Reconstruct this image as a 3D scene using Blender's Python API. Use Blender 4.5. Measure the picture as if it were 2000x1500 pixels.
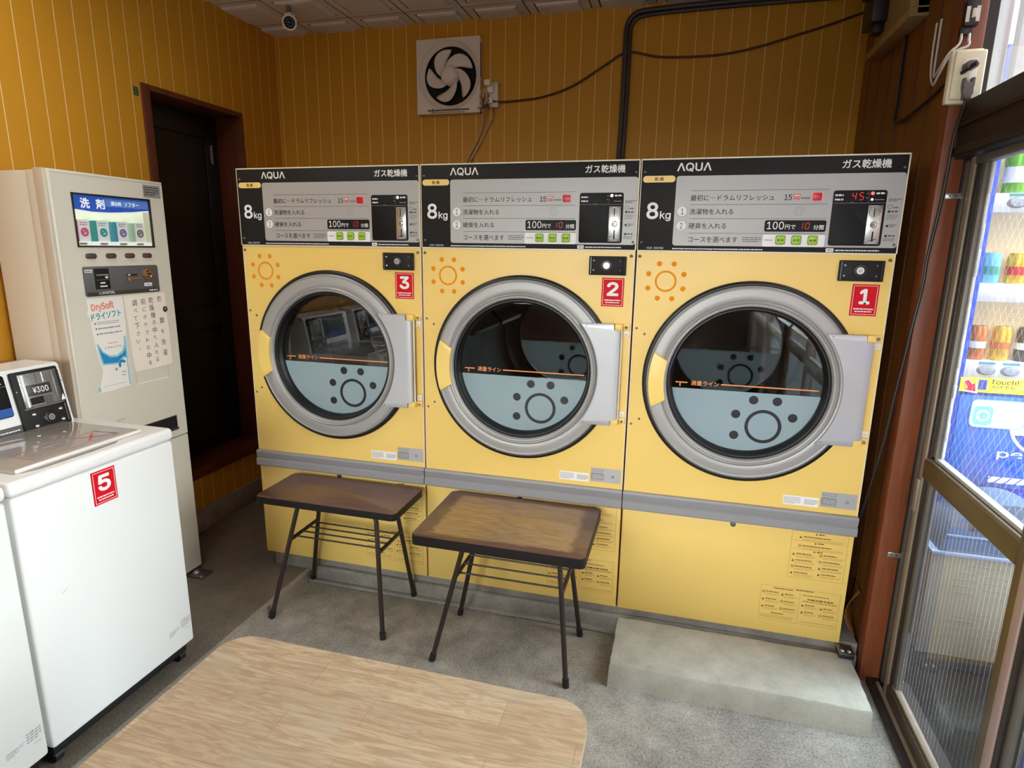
import bpy, bmesh, math, random, os
from mathutils import Vector, Matrix
random.seed(7)
PI = math.pi
SC = bpy.context.scene
COL = SC.collection
for o in list(bpy.data.objects):
    bpy.data.objects.remove(o)

# ------------------------------------------------------------------ camera, sky, exposure
cam_d = bpy.data.cameras.new('camera')
cam_d.sensor_width = 36.0
cam_d.lens = 1193.635 / 2000 * 36
cam_d.clip_start = 0.02
cam = bpy.data.objects.new('camera', cam_d)
cam.location = (1.4503908, -1.8120417, 1.2242951)
cam.rotation_euler = (1.35135622, -0.01331323, 0.26822024)
COL.objects.link(cam)
SC.camera = cam

world = bpy.data.worlds.new('overcast_sky')
SC.world = world
world.use_nodes = True
wn = world.node_tree
wn.nodes.clear()
wo = wn.nodes.new('ShaderNodeOutputWorld')
wb = wn.nodes.new('ShaderNodeBackground')
tc = wn.nodes.new('ShaderNodeTexCoord')
sx = wn.nodes.new('ShaderNodeSeparateXYZ')
cr = wn.nodes.new('ShaderNodeValToRGB')
cr.color_ramp.elements[0].position = 0.0
cr.color_ramp.elements[0].color = (1.0, 0.99, 0.97, 1)
cr.color_ramp.elements[1].position = 0.9
cr.color_ramp.elements[1].color = (0.86, 0.93, 1.0, 1)
wn.links.new(tc.outputs['Generated'], sx.inputs[0])
wn.links.new(sx.outputs['Z'], cr.inputs[0])
wn.links.new(cr.outputs[0], wb.inputs[0])
wn.links.new(wb.outputs[0], wo.inputs[0])
wb.inputs[1].default_value = 20.0

vs = SC.view_settings
vs.view_transform = 'Standard'
vs.look = 'None'
vs.gamma = 1.0
vs.exposure = 0.0
vs.use_curve_mapping = False
try:
    SC.cycles.use_denoising = True
    SC.cycles.diffuse_bounces = 6
    SC.cycles.transparent_max_bounces = 16
    SC.cycles.sample_clamp_indirect = 8.0
except Exception:
    pass

XL, XR, YB, YF, ZC = -0.436, 2.04, 0.881, -3.3, 2.16       # inner faces of the room
PZ = 0.035                                                  # raised part of the floor
TRANSOM_END = -1.2
DOOR_END = -2.9                                             # glazed front ends here


def portal(name, loc, rot, sx_, sy_):
    l = bpy.data.lights.new(name, 'AREA')
    l.shape = 'RECTANGLE'
    l.size, l.size_y = sx_, sy_
    l.energy = 1.0
    l.cycles.is_portal = True
    o = bpy.data.objects.new(name, l)
    o.location = loc
    o.rotation_euler = rot
    COL.objects.link(o)


# daylight sampling portals in the glazed openings (they emit nothing themselves)
portal('door_daylight', (2.17, -1.5, 0.73), (0, PI / 2, 0), 1.44, 2.76)
portal('transom_daylight', (2.17, -0.6, 1.85), (0, PI / 2, 0), 0.54, 1.2)

portal('front_daylight', (0.83, YF - 0.12, 1.22), (PI / 2, 0, 0), 2.24, 1.0)  # opening of the added low window

# ------------------------------------------------------------------ materials


def lin(c):
    return tuple((x / 12.92 if x <= 0.04045 else ((x + 0.055) / 1.055) ** 2.4) for x in (v / 255.0 for v in c))


MATS = {}


def N(t, kind, **kw):
    n = t.nodes.new(kind)
    for k, v in kw.items():
        if k.startswith('i_'):
            n.inputs[k[2:].replace('_', ' ')].default_value = v
        else:
            setattr(n, k, v)
    return n


def new_mat(name):
    m = bpy.data.materials.new(name)
    m.use_nodes = True
    m.node_tree.nodes.clear()
    t = m.node_tree
    out = N(t, 'ShaderNodeOutputMaterial')
    b = N(t, 'ShaderNodeBsdfPrincipled')
    t.links.new(b.outputs[0], out.inputs[0])
    MATS[name] = m
    return m, t, b


def mixc(t, fac, a, b, blend='MIX'):
    n = N(t, 'ShaderNodeMix', data_type='RGBA', blend_type=blend)
    for sock, v in ((n.inputs[0], fac), (n.inputs[6], a), (n.inputs[7], b)):
        if hasattr(v, 'is_linked') or hasattr(v, 'node'):
            t.links.new(v, sock)
        elif isinstance(v, (int, float)):
            sock.default_value = v
        else:
            sock.default_value = tuple(v)[:3] + (1,)
    return n.outputs[2]


def math_n(t, op, a, b=None, c=None):
    n = N(t, 'ShaderNodeMath', operation=op)
    for i, v in enumerate((a, b, c)):
        if v is None:
            continue
        if hasattr(v, 'node'):
            t.links.new(v, n.inputs[i])
        else:
            n.inputs[i].default_value = v
    return n.outputs[0]


def noise(t, vec, scale, detail=3.0, rough=0.55, dist=0.0):
    n = N(t, 'ShaderNodeTexNoise')
    n.inputs['Scale'].default_value = scale
    n.inputs['Detail'].default_value = detail
    n.inputs['Roughness'].default_value = rough
    n.inputs['Distortion'].default_value = dist
    t.links.new(vec, n.inputs['Vector'])
    return n.outputs[0]


def ramp(t, fac, stops):
    n = N(t, 'ShaderNodeValToRGB')
    e = n.color_ramp.elements
    while len(e) > 1:
        e.remove(e[0])
    for i, (p, c) in enumerate(stops):
        el = e[0] if i == 0 else e.new(p)
        el.position = p
        if isinstance(c, (int, float)):
            c = (c, c, c)
        el.color = tuple(c)[:3] + (1,)
    t.links.new(fac, n.inputs[0])
    return n.outputs[0]


def objco(t):
    return N(t, 'ShaderNodeTexCoord').outputs['Object']


def posco(t):
    return N(t, 'ShaderNodeNewGeometry').outputs['Position']


def scaled(t, vec, s):
    n = N(t, 'ShaderNodeMapping')
    n.inputs['Scale'].default_value = s
    t.links.new(vec, n.inputs[0])
    return n.outputs[0]


def bump(t, b, h, strength, dist=0.002):
    n = N(t, 'ShaderNodeBump')
    n.inputs['Strength'].default_value = strength
    n.inputs['Distance'].default_value = dist
    t.links.new(h, n.inputs['Height'])
    t.links.new(n.outputs[0], b.inputs['Normal'])


def mat(name, c, rough=0.5, metal=0.0, var=0.06, scale=18.0, bmp=0.0, spec=0.5, emit=None, coat=0.0, rvar=0.06):
    """plain material with slight procedural unevenness of colour and gloss"""
    m, t, b = new_mat(name)
    col = lin(c)
    nz = noise(t, objco(t), scale)
    dark = tuple(x * (1 - var) for x in col)
    lite = tuple(min(1, x * (1 + var)) for x in col)
    t.links.new(mixc(t, nz, dark, lite), b.inputs['Base Color'])
    t.links.new(math_n(t, 'MULTIPLY_ADD', nz, 2 * rvar, rough - rvar), b.inputs['Roughness'])
    b.inputs['Metallic'].default_value = metal
    b.inputs['Specular IOR Level'].default_value = spec
    b.inputs['Coat Weight'].default_value = coat
    if emit:
        b.inputs['Emission Color'].default_value = lin(emit[0]) + (1,)
        b.inputs['Emission Strength'].default_value = emit[1]
    if bmp:
        bump(t, b, noise(t, objco(t), scale * 12), bmp, 0.001)
    return m


def wall_mat(name, axis, off, pitch=0.064):
    m, t, b = new_mat(name)
    p = posco(t)
    s = N(t, 'ShaderNodeSeparateXYZ')
    t.links.new(p, s.inputs[0])
    co = s.outputs[axis]
    fr = math_n(t, 'FRACT', math_n(t, 'DIVIDE', math_n(t, 'SUBTRACT', co, off), pitch))
    d = math_n(t, 'ABSOLUTE', math_n(t, 'SUBTRACT', fr, 0.5))
    line = ramp(t, d, [(0.0, 0.0), (0.466, 0.0), (0.48, 1.0), (1.0, 1.0)])
    groove = ramp(t, d, [(0.0, 0.0), (0.44, 0.0), (0.46, 1.0), (0.47, 0.0), (1.0, 0.0)])
    n1 = noise(t, scaled(t, p, (1, 1, 1)), 150, 4)
    n2 = noise(t, p, 3.0, 3)
    base = mixc(t, n1, lin((190, 133, 24)), lin((210, 152, 38)))
    base = mixc(t, math_n(t, 'MULTIPLY', n2, 0.35), base, lin((174, 118, 22)))
    c = mixc(t, math_n(t, 'MULTIPLY', groove, 0.35), base, lin((130, 84, 25)))
    c = mixc(t, line, c, lin((236, 196, 126)))
    t.links.new(c, b.inputs['Base Color'])
    b.inputs['Roughness'].default_value = 0.55
    b.inputs['Specular IOR Level'].default_value = 0.35
    bump(t, b, math_n(t, 'ADD', math_n(t, 'MULTIPLY', n1, 0.25), line), 0.25, 0.001)
    return m


def concrete(name, c0, c1, speck=0.0, stain=0.4, sscale=170):
    m, t, b = new_mat(name)
    p = posco(t)
    big = noise(t, p, 2.2, 5, 0.6, 0.3)
    mid = noise(t, p, 14, 6, 0.65)
    fine = noise(t, p, sscale, 3, 0.7)
    col = mixc(t, ramp(t, mid, [(0.3, 0.0), (0.72, 1.0)]), lin(c0), lin(c1))
    col = mixc(t, math_n(t, 'MULTIPLY', ramp(t, big, [(0.36, 1.0), (0.55, 0.0)]), stain), col, lin(tuple(x * 0.55 for x in c0)))
    if speck:
        sp = ramp(t, fine, [(0.38, 0.0), (0.5, 0.5), (0.64, 1.0)])
        col = mixc(t, speck, col, mixc(t, sp, lin((90, 82, 74)), lin((214, 204, 190))))
    t.links.new(col, b.inputs['Base Color'])
    t.links.new(math_n(t, 'MULTIPLY_ADD', mid, 0.25, 0.62), b.inputs['Roughness'])
    b.inputs['Specular IOR Level'].default_value = 0.3
    bump(t, b, math_n(t, 'ADD', math_n(t, 'MULTIPLY', fine, 0.6), mid), 0.3, 0.003)
    return m


def wood(name, c0, c1, stretch, rough=0.4, scale=4.0, coat=0.0):
    m, t, b = new_mat(name)
    p = objco(t)
    q = scaled(t, p, stretch)
    n = noise(t, q, scale, 6, 0.6, 1.2)
    f = noise(t, q, scale * 9, 3, 0.5)
    v = math_n(t, 'ADD', math_n(t, 'MULTIPLY', n, 0.7), math_n(t, 'MULTIPLY', f, 0.3))
    t.links.new(mixc(t, ramp(t, v, [(0.32, 0.0), (0.68, 1.0)]), lin(c0), lin(c1)), b.inputs['Base Color'])
    b.inputs['Roughness'].default_value = rough
    b.inputs['Coat Weight'].default_value = coat
    bump(t, b, v, 0.08, 0.001)
    return m


def glass(name, tint, gloss_rough=0.02, refl=1.0, milk=0.0, pattern=None):
    """thin pane: tinted see-through with fresnel mirror reflection, optional wires or ribs in the pane"""
    m, t, b = new_mat(name)
    out = [n for n in t.nodes if n.type == 'OUTPUT_MATERIAL'][0]
    t.nodes.remove(b)
    tr = N(t, 'ShaderNodeBsdfTransparent')
    tr.inputs[0].default_value = lin(tint) + (1,)
    gl = N(t, 'ShaderNodeBsdfGlossy')
    gl.inputs['Roughness'].default_value = gloss_rough
    lw = N(t, 'ShaderNodeLayerWeight')
    lw.inputs[0].default_value = 0.5
    f = math_n(t, 'POWER', lw.outputs['Facing'], 5.0)
    f = math_n(t, 'MULTIPLY', math_n(t, 'MULTIPLY_ADD', f, 0.92, 0.06), refl)
    mx = N(t, 'ShaderNodeMixShader')
    t.links.new(f, mx.inputs[0])
    t.links.new(tr.outputs[0], mx.inputs[1])
    t.links.new(gl.outputs[0], mx.inputs[2])
    last = mx.outputs[0]
    s = N(t, 'ShaderNodeSeparateXYZ')
    t.links.new(posco(t), s.inputs[0])
    Y, Z = s.outputs[1], s.outputs[2]
    mask = None
    if pattern == 'wire':
        a = math_n(t, 'FRACT', math_n(t, 'DIVIDE', math_n(t, 'ADD', math_n(t, 'MULTIPLY', Z, 0.7), Y), 0.026))
        c = math_n(t, 'FRACT', math_n(t, 'DIVIDE', math_n(t, 'SUBTRACT', math_n(t, 'MULTIPLY', Z, 0.7), Y), 0.026))
        mask = math_n(t, 'MAXIMUM', math_n(t, 'LESS_THAN', a, 0.06), math_n(t, 'LESS_THAN', c, 0.06))
        mask = math_n(t, 'MULTIPLY', mask, 0.22)
    elif pattern == 'rib':
        a = math_n(t, 'FRACT', math_n(t, 'DIVIDE', Y, 0.0175))
        mask = math_n(t, 'MULTIPLY', math_n(t, 'LESS_THAN', a, 0.09), 0.20)
    df = N(t, 'ShaderNodeBsdfDiffuse')
    df.inputs[0].default_value = (0.75, 0.76, 0.76, 1)
    if mask is not None or milk:
        if mask is None:
            mask = milk
        else:
            mask = math_n(t, 'MAXIMUM', mask, milk)
        m2 = N(t, 'ShaderNodeMixShader')
        if hasattr(mask, 'node'):
            t.links.new(mask, m2.inputs[0])
        else:
            m2.inputs[0].default_value = mask
        t.links.new(last, m2.inputs[1])
        tl = N(t, 'ShaderNodeBsdfTranslucent')
        tl.inputs[0].default_value = (0.8, 0.8, 0.8, 1)
        ad = N(t, 'ShaderNodeMixShader')
        ad.inputs[0].default_value = 0.5
        t.links.new(df.outputs[0], ad.inputs[1])
        t.links.new(tl.outputs[0], ad.inputs[2])
        t.links.new(ad.outputs[0], m2.inputs[2])
        last = m2.outputs[0]
    t.links.new(last, out.inputs[0])
    return m


M = MATS
wall_mat('wall_yellow_back', 0, -0.0985)
wall_mat('wall_yellow_left', 1, -0.0165)
concrete('floor_concrete', (120, 115, 108), (178, 171, 161), speck=0.28, stain=0.6)
concrete('platform_concrete', (86, 78, 66), (112, 102, 88), speck=0.12, stain=0.3)
concrete('step_face_concrete', (128, 120, 108), (160, 150, 136), speck=0.2, stain=0.2)
concrete('plinth_concrete', (128, 124, 116), (168, 163, 153), speck=0.12, stain=0.55)
concrete('slab_concrete', (160, 158, 146), (188, 185, 172), speck=0.08, stain=0.16)
concrete('asphalt_dark', (34, 36, 38), (46, 48, 50), speck=0.1, stain=0.2)
concrete('asphalt', (74, 86, 94), (96, 108, 116), speck=0.25, stain=0.2)
mat('ceiling_white', (224, 218, 208), 0.75, var=0.05, scale=30, bmp=0.2)
mat('ceiling_joint_groove', (104, 96, 86), 0.85, var=0.1)  # dark tile joints; also darkens the pressed inner grooves to deepen relief
mat('dryer_yellow', (246, 210, 116), 0.34, var=0.02, scale=3, spec=0.5)
mat('handle_yellow', (246, 214, 120), 0.32, var=0.02, scale=3)
mat('cream_edge', (236, 226, 200), 0.4)
mat('panel_black', (32, 31, 31), 0.55, var=0.05, spec=0.25)
mat('window_black', (16, 15, 15), 0.5, var=0.05, spec=0.25)
mat('silver_print', (178, 177, 174), 0.45, metal=0.22, var=0.02, spec=0.4)
mat('ring_silver', (170, 169, 167), 0.45, metal=0.35, var=0.03, scale=6)
mat('hinge_cover_silver', (188, 189, 192), 0.36, metal=0.3, var=0.02)
mat('rail_grey', (150, 150, 152), 0.42, var=0.03)
mat('gasket_black', (18, 17, 17), 0.38, var=0.1)
mat('white_print', (244, 244, 241), 0.6, var=0.01, spec=0.2)
mat('dark_print', (52, 50, 49), 0.6, var=0.02, spec=0.2)
mat('line_print', (100, 98, 95), 0.6, var=0.02, spec=0.2)
mat('yellow_pill', (250, 216, 128), 0.4, var=0.02)
mat('orange_print', (246, 148, 0), 0.6, var=0.02, spec=0.15)
mat('brown_print', (124, 92, 40), 0.6, var=0.05)
mat('faded_brown_print', (190, 152, 74), 0.6, var=0.05)
mat('sign_red', (214, 8, 28), 0.55, var=0.02, spec=0.2)
mat('button_red', (206, 22, 44), 0.3, var=0.02)
mat('button_rim_pink', (240, 176, 176), 0.4)
mat('button_green', (156, 212, 44), 0.35, var=0.02)
mat('button_green_rim', (86, 120, 48), 0.4)
mat('label_pink', (222, 96, 100), 0.5)
mat('steel', (196, 196, 192), 0.28, metal=0.85, var=0.05, scale=40)
mat('steel_dark', (120, 118, 114), 0.35, metal=0.8, var=0.08, scale=40)
mat('drum_steel', (150, 152, 154), 0.30, metal=0.9, var=0.05)
mat('drum_mirror', (176, 178, 180), 0.05, metal=1.0, var=0.02)
mat('digit_red', (190, 30, 34), 0.4, emit=((230, 40, 50), 0.45))
mat('digit_dim', (150, 30, 34), 0.4, emit=((220, 40, 46), 0.25))
mat('lamp_red', (255, 120, 120), 0.4, emit=((255, 70, 70), 2.5))
mat('lamp_pale', (255, 220, 220), 0.4, emit=((255, 190, 190), 2.5))
mat('frost_gap_black', (30, 34, 36), 0.35)
mat('orange_line', (238, 150, 84), 0.5)
mat('label_silver', (190, 190, 190), 0.4, metal=0.3)
mat('washer_white', (236, 237, 235), 0.32, var=0.012, scale=4)
mat('washer_rim_white', (238, 237, 234), 0.3, var=0.004, scale=3)
mat('lid_grey', (168, 161, 153), 0.05, var=0.0, scale=2, coat=0.0, spec=0.8, rvar=0.0)
mat('lid_edge', (232, 226, 216), 0.25)
mat('recess_grey', (120, 112, 106), 0.3)
mat('caster_black', (22, 22, 24), 0.5)
mat('coinbox_grey', (150, 150, 150), 0.28, metal=0.6)
mat('coinbox_dark', (66, 64, 64), 0.35, metal=0.3)
mat('blue_print', (34, 82, 160), 0.4)
mat('grey_print', (150, 148, 146), 0.6)
mat('vend_cream', (224, 219, 203), 0.42, var=0.03, scale=8)
mat('vend_edge', (206, 196, 178), 0.45)
mat('vend_grey', (92, 90, 92), 0.45)
mat('display_back', (236, 240, 220), 0.6, emit=((240, 246, 226), 0.35))
mat('display_blue', (34, 84, 190), 0.5, emit=((40, 92, 200), 0.35))
mat('display_blue_light', (94, 136, 214), 0.5, emit=((94, 136, 214), 0.3))
mat('display_white', (244, 246, 246), 0.5, emit=((244, 248, 250), 0.5))
mat('button_brown', (84, 66, 66), 0.4)
mat('brass', (176, 140, 100), 0.3, metal=0.8)
mat('paper_white', (246, 243, 236), 0.8, var=0.02, scale=30)
mat('paper_cream', (247, 239, 224), 0.8, var=0.02, scale=30)
mat('ink_black', (60, 56, 52), 0.7)
mat('ink_coral', (246, 140, 116), 0.7)
mat('ink_teal', (52, 156, 164), 0.7)
mat('ink_blue', (24, 142, 202), 0.7)
mat('ink_pale_blue', (150, 208, 226), 0.7)
mat('tape_clear', (214, 206, 184), 0.3)
mat('box_teal', (70, 178, 172), 0.5)
mat('box_blue', (80, 170, 200), 0.5)
mat('box_pink', (232, 104, 152), 0.5)
mat('box_mint', (196, 226, 206), 0.5)
mat('box_lilac', (150, 140, 196), 0.5)
mat('leg_brown', (62, 50, 46), 0.38, metal=0.4, var=0.2, scale=60)
mat('edge_black', (24, 20, 18), 0.5, spec=0.25)
mat('fan_cream', (226, 216, 204), 0.5, var=0.05)
mat('fan_dirt', (120, 104, 90), 0.7)
mat('hole_black', (14, 12, 11), 0.8)
mat('plate_cream', (236, 228, 200), 0.45)
mat('socket_white', (240, 238, 226), 0.4)
mat('cord_black', (34, 32, 34), 0.45)
mat('cord_grey', (96, 92, 90), 0.4)
mat('cord_beige', (190, 168, 136), 0.5)
mat('cord_white', (226, 222, 214), 0.4)
mat('cord_brown', (84, 52, 32), 0.5)
mat('pipe_dark', (56, 46, 42), 0.42)
mat('cam_white', (226, 218, 206), 0.4)
mat('lens_black', (20, 18, 20), 0.15)
mat('green_tape', (52, 92, 50), 0.6)
mat('breaker_black', (36, 34, 36), 0.4)
mat('alu_bronze', (84, 72, 54), 0.38, metal=0.5, var=0.05)
mat('alu_olive', (104, 86, 52), 0.42, metal=0.35, var=0.04)
mat('alu_tan', (146, 130, 112), 0.45, metal=0.3, var=0.05)
mat('alu_grey', (112, 106, 98), 0.42, metal=0.4, var=0.08)
mat('alu_pink', (172, 146, 138), 0.42, metal=0.3, var=0.05)
mat('alu_dark', (46, 38, 34), 0.42, metal=0.3, var=0.05)
mat('alu_pale', (186, 188, 188), 0.45, metal=0.3, var=0.04)
mat('putty_white', (226, 224, 214), 0.6)
mat('vm_blue', (44, 84, 186), 0.4, var=0.04)
mat('vm_deep_blue', (24, 60, 196), 0.4, var=0.04)
mat('vm_panel_blue', (60, 120, 220), 0.4, var=0.10, scale=5)
mat('vm_white', (240, 242, 244), 0.4, emit=((250, 250, 250), 0.15))
mat('vm_cream', (240, 222, 186), 0.5, emit=((246, 226, 190), 0.3))
mat('vm_yellow', (248, 226, 60), 0.5, emit=((248, 226, 60), 0.15))
mat('vm_red', (222, 52, 66), 0.4)
mat('vm_cyan', (130, 214, 236), 0.4)
mat('vm_grey', (150, 160, 170), 0.35)
mat('can_green', (110, 190, 60), 0.35, metal=0.2)
mat('can_yellow', (236, 190, 60), 0.35, metal=0.3)
mat('can_orange', (220, 130, 70), 0.35, metal=0.2)
mat('can_blue', (60, 110, 190), 0.35, metal=0.3)
mat('can_dark', (80, 74, 70), 0.35, metal=0.3)
mat('bin_beige', (150, 142, 116), 0.6, var=0.15, scale=20)
mat('bin_blue', (84, 110, 140), 0.45, var=0.08)
mat('bin_dark', (54, 66, 84), 0.5)
mat('bin_rim', (150, 168, 198), 0.4)
mat('crate_blue', (30, 78, 210), 0.4, var=0.04)
mat('siding_white', (236, 236, 232), 0.6)
mat('stucco_beige', (214, 190, 162), 0.9, var=0.12, scale=60)
mat('dark_door', (22, 20, 19), 0.42, var=0.2, scale=12)
wood('post_wood', (104, 52, 30), (140, 76, 44), (9, 9, 0.7), 0.42, 4)
wood('frame_wood', (76, 35, 19), (104, 51, 28), (8, 8, 0.7), 0.42, 4)
wood('dark_wood', (58, 36, 22), (78, 48, 30), (7, 7, 0.6), 0.5, 4)
wood('panel_wood', (104, 62, 22), (138, 88, 34), (7, 7, 0.6), 0.45, 4)
wood('board_wood', (140, 112, 66), (176, 144, 92), (1, 6, 1), 0.6, 4)
wood('ledge_wood', (140, 100, 66), (170, 128, 90), (6, 0.8, 6), 0.5, 4)
wood('table_walnut', (92, 64, 54), (116, 84, 70), (1.2, 10, 10), 0.3, 5, 0.2)
glass('pane_wire', (224, 232, 234), 0.02, 1.0, 0.02, 'wire')
glass('pane_rib', (190, 204, 210), 0.03, 1.0, 0.03, 'rib')
glass('pane_clear', (226, 232, 232), 0.02, 1.0, 0.03)
glass('pane_frosted_upper', (214, 220, 220), 0.05, 1.0, 0.18)
glass('dryer_glass', (206, 208, 206), 0.015, 1.8)
glass('display_glass', (240, 242, 240), 0.02, 0.5)
glass('coin_glass', (225, 225, 225), 0.02, 0.8)


def frosted(name, c):
    """satin film printed on the glass: lets part of the light through"""
    m, t, b = new_mat(name)
    out = [n for n in t.nodes if n.type == 'OUTPUT_MATERIAL'][0]
    b.inputs['Base Color'].default_value = lin(c) + (1,)
    b.inputs['Roughness'].default_value = 0.12
    tl = N(t, 'ShaderNodeBsdfTranslucent')
    nz = noise(t, objco(t), 6)
    t.links.new(mixc(t, nz, lin(c), lin(tuple(v * 0.96 for v in c))), tl.inputs[0])
    mx = N(t, 'ShaderNodeMixShader')
    mx.inputs[0].default_value = 0.5
    t.links.new(b.outputs[0], mx.inputs[1])
    t.links.new(tl.outputs[0], mx.inputs[2])
    t.links.new(mx.outputs[0], out.inputs[0])


frosted('frost_blue', (206, 232, 240))


def walnut_print():
    """printed veneer with a paler panel inside a dark border (second side table)"""
    m, t, b = new_mat('table_walnut_pale_centre')
    p = objco(t)
    n = noise(t, scaled(t, p, (2.0, 9, 9)), 5, 6, 0.6, 1.5)
    s = N(t, 'ShaderNodeSeparateXYZ')
    t.links.new(p, s.inputs[0])
    ax = math_n(t, 'DIVIDE', math_n(t, 'ABSOLUTE', math_n(t, 'SUBTRACT', s.outputs[0], 0.0)), 0.245)
    ay = math_n(t, 'DIVIDE', math_n(t, 'ABSOLUTE', math_n(t, 'SUBTRACT', s.outputs[1], 0.0)), 0.17)
    edge = math_n(t, 'MAXIMUM', ax, ay)
    inner = ramp(t, math_n(t, 'ADD', edge, math_n(t, 'MULTIPLY', n, 0.3)), [(0.94, 1.0), (1.12, 0.0)])
    dark = mixc(t, ramp(t, n, [(0.3, 0.0), (0.7, 1.0)]), lin((84, 56, 42)), lin((110, 78, 58)))
    pale = mixc(t, ramp(t, n, [(0.3, 0.0), (0.7, 1.0)]), lin((132, 102, 66)), lin((168, 136, 94)))
    t.links.new(mixc(t, inner, dark, pale), b.inputs['Base Color'])
    b.inputs['Roughness'].default_value = 0.28
    b.inputs['Coat Weight'].default_value = 0.2


walnut_print()


def butcher():
    """worn beech board of finger-jointed staves"""
    m, t, b = new_mat('table_beech')
    p = objco(t)
    br = N(t, 'ShaderNodeTexBrick')
    br.offset = 0.37
    br.inputs['Scale'].default_value = 1.0
    br.inputs['Brick Width'].default_value = 0.34
    br.inputs['Row Height'].default_value = 0.062
    br.inputs['Mortar Size'].default_value = 0.0007
    br.inputs['Mortar Smooth'].default_value = 0.4
    br.inputs['Color1'].default_value = lin((176, 150, 120)) + (1,)
    br.inputs['Color2'].default_value = lin((190, 165, 134)) + (1,)
    br.inputs['Mortar'].default_value = lin((150, 122, 92)) + (1,)
    t.links.new(p, br.inputs[0])
    g = noise(t, scaled(t, p, (3.0, 26, 26)), 3.2, 7, 0.62, 1.8)
    col = mixc(t, math_n(t, 'MULTIPLY', ramp(t, g, [(0.42, 1.0), (0.58, 0.0)]), 0.55), br.outputs[0], lin((140, 112, 84)))
    w = noise(t, p, 7, 5, 0.6, 0.5)
    col = mixc(t, math_n(t, 'MULTIPLY', ramp(t, w, [(0.5, 0.0), (0.68, 1.0)]), 0.5), col, lin((172, 158, 134)))
    s2 = noise(t, p, 4.5, 6, 0.7, 1.0)
    col = mixc(t, math_n(t, 'MULTIPLY', ramp(t, s2, [(0.56, 0.0), (0.7, 1.0)]), 0.5), col, lin((144, 112, 78)))
    s = N(t, 'ShaderNodeSeparateXYZ')
    t.links.new(p, s.inputs[0])
    ex = math_n(t, 'DIVIDE', math_n(t, 'ABSOLUTE', s.outputs[0]), 0.335)
    ey = math_n(t, 'DIVIDE', math_n(t, 'ABSOLUTE', s.outputs[1]), 0.32)
    e = math_n(t, 'MAXIMUM', ex, ey)
    col = mixc(t, math_n(t, 'MULTIPLY', ramp(t, math_n(t, 'ADD', e, math_n(t, 'MULTIPLY', w, 0.14)), [(1.0, 0.0), (1.11, 1.0)]), 0.42), col, lin((198, 154, 102)))
    t.links.new(col, b.inputs['Base Color'])
    t.links.new(math_n(t, 'MULTIPLY_ADD', w, 0.25, 0.36), b.inputs['Roughness'])
    bump(t, b, g, 0.08, 0.001)


butcher()

# ------------------------------------------------------------------ mesh helpers
FXZ = lambda x, y, z: Matrix(((1, 0, 0, x), (0, 0, -1, y), (0, 1, 0, z), (0, 0, 0, 1)))   # u=x v=z w=-y
FYZ = lambda x, y, z: Matrix(((0, 0, 1, x), (1, 0, 0, y), (0, 1, 0, z), (0, 0, 0, 1)))    # u=y v=z w=x
FYZN = lambda x, y, z: Matrix(((0, 0, -1, x), (-1, 0, 0, y), (0, 1, 0, z), (0, 0, 0, 1))) # u=-y v=z w=-x
FXY = lambda x, y, z: Matrix.Translation((x, y, z))

FDIR = bpy.utils.system_resource('DATAFILES', path='fonts')
FONTS = {}


def font(n):
    if n not in FONTS:
        try:
            FONTS[n] = bpy.data.fonts.load(os.path.join(FDIR, n))
        except Exception:
            FONTS[n] = None
    return FONTS[n]


TXT = {}


def text_geo(body, fname, bold, res, spacing=1.0):
    k = (body, fname, bold, res, spacing)
    if k in TXT:
        return TXT[k]
    c = bpy.data.curves.new('lettering', 'FONT')
    c.body = body
    f = font(fname)
    if f:
        c.font = f
    c.resolution_u = res
    c.offset = bold
    c.space_character = spacing
    o = bpy.data.objects.new('lettering', c)
    COL.objects.link(o)
    dg = bpy.context.evaluated_depsgraph_get()
    e = o.evaluated_get(dg)
    me = e.to_mesh()
    v = [(p.co.x, p.co.y) for p in me.vertices]
    fs = [tuple(p.vertices) for p in me.polygons]
    e.to_mesh_clear()
    bpy.data.objects.remove(o)
    bpy.data.curves.remove(c)
    if v:
        x0, x1 = min(a for a, _ in v), max(a for a, _ in v)
        y0, y1 = min(b for _, b in v), max(b for _, b in v)
        v = [((a - x0) / max(1e-6, x1 - x0), (b - y0) / max(1e-6, y1 - y0)) for a, b in v]
    TXT[k] = (v, fs)
    return TXT[k]


INTER, CJK = 'Inter.woff2', 'Noto Sans CJK Regular.woff2'


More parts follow.
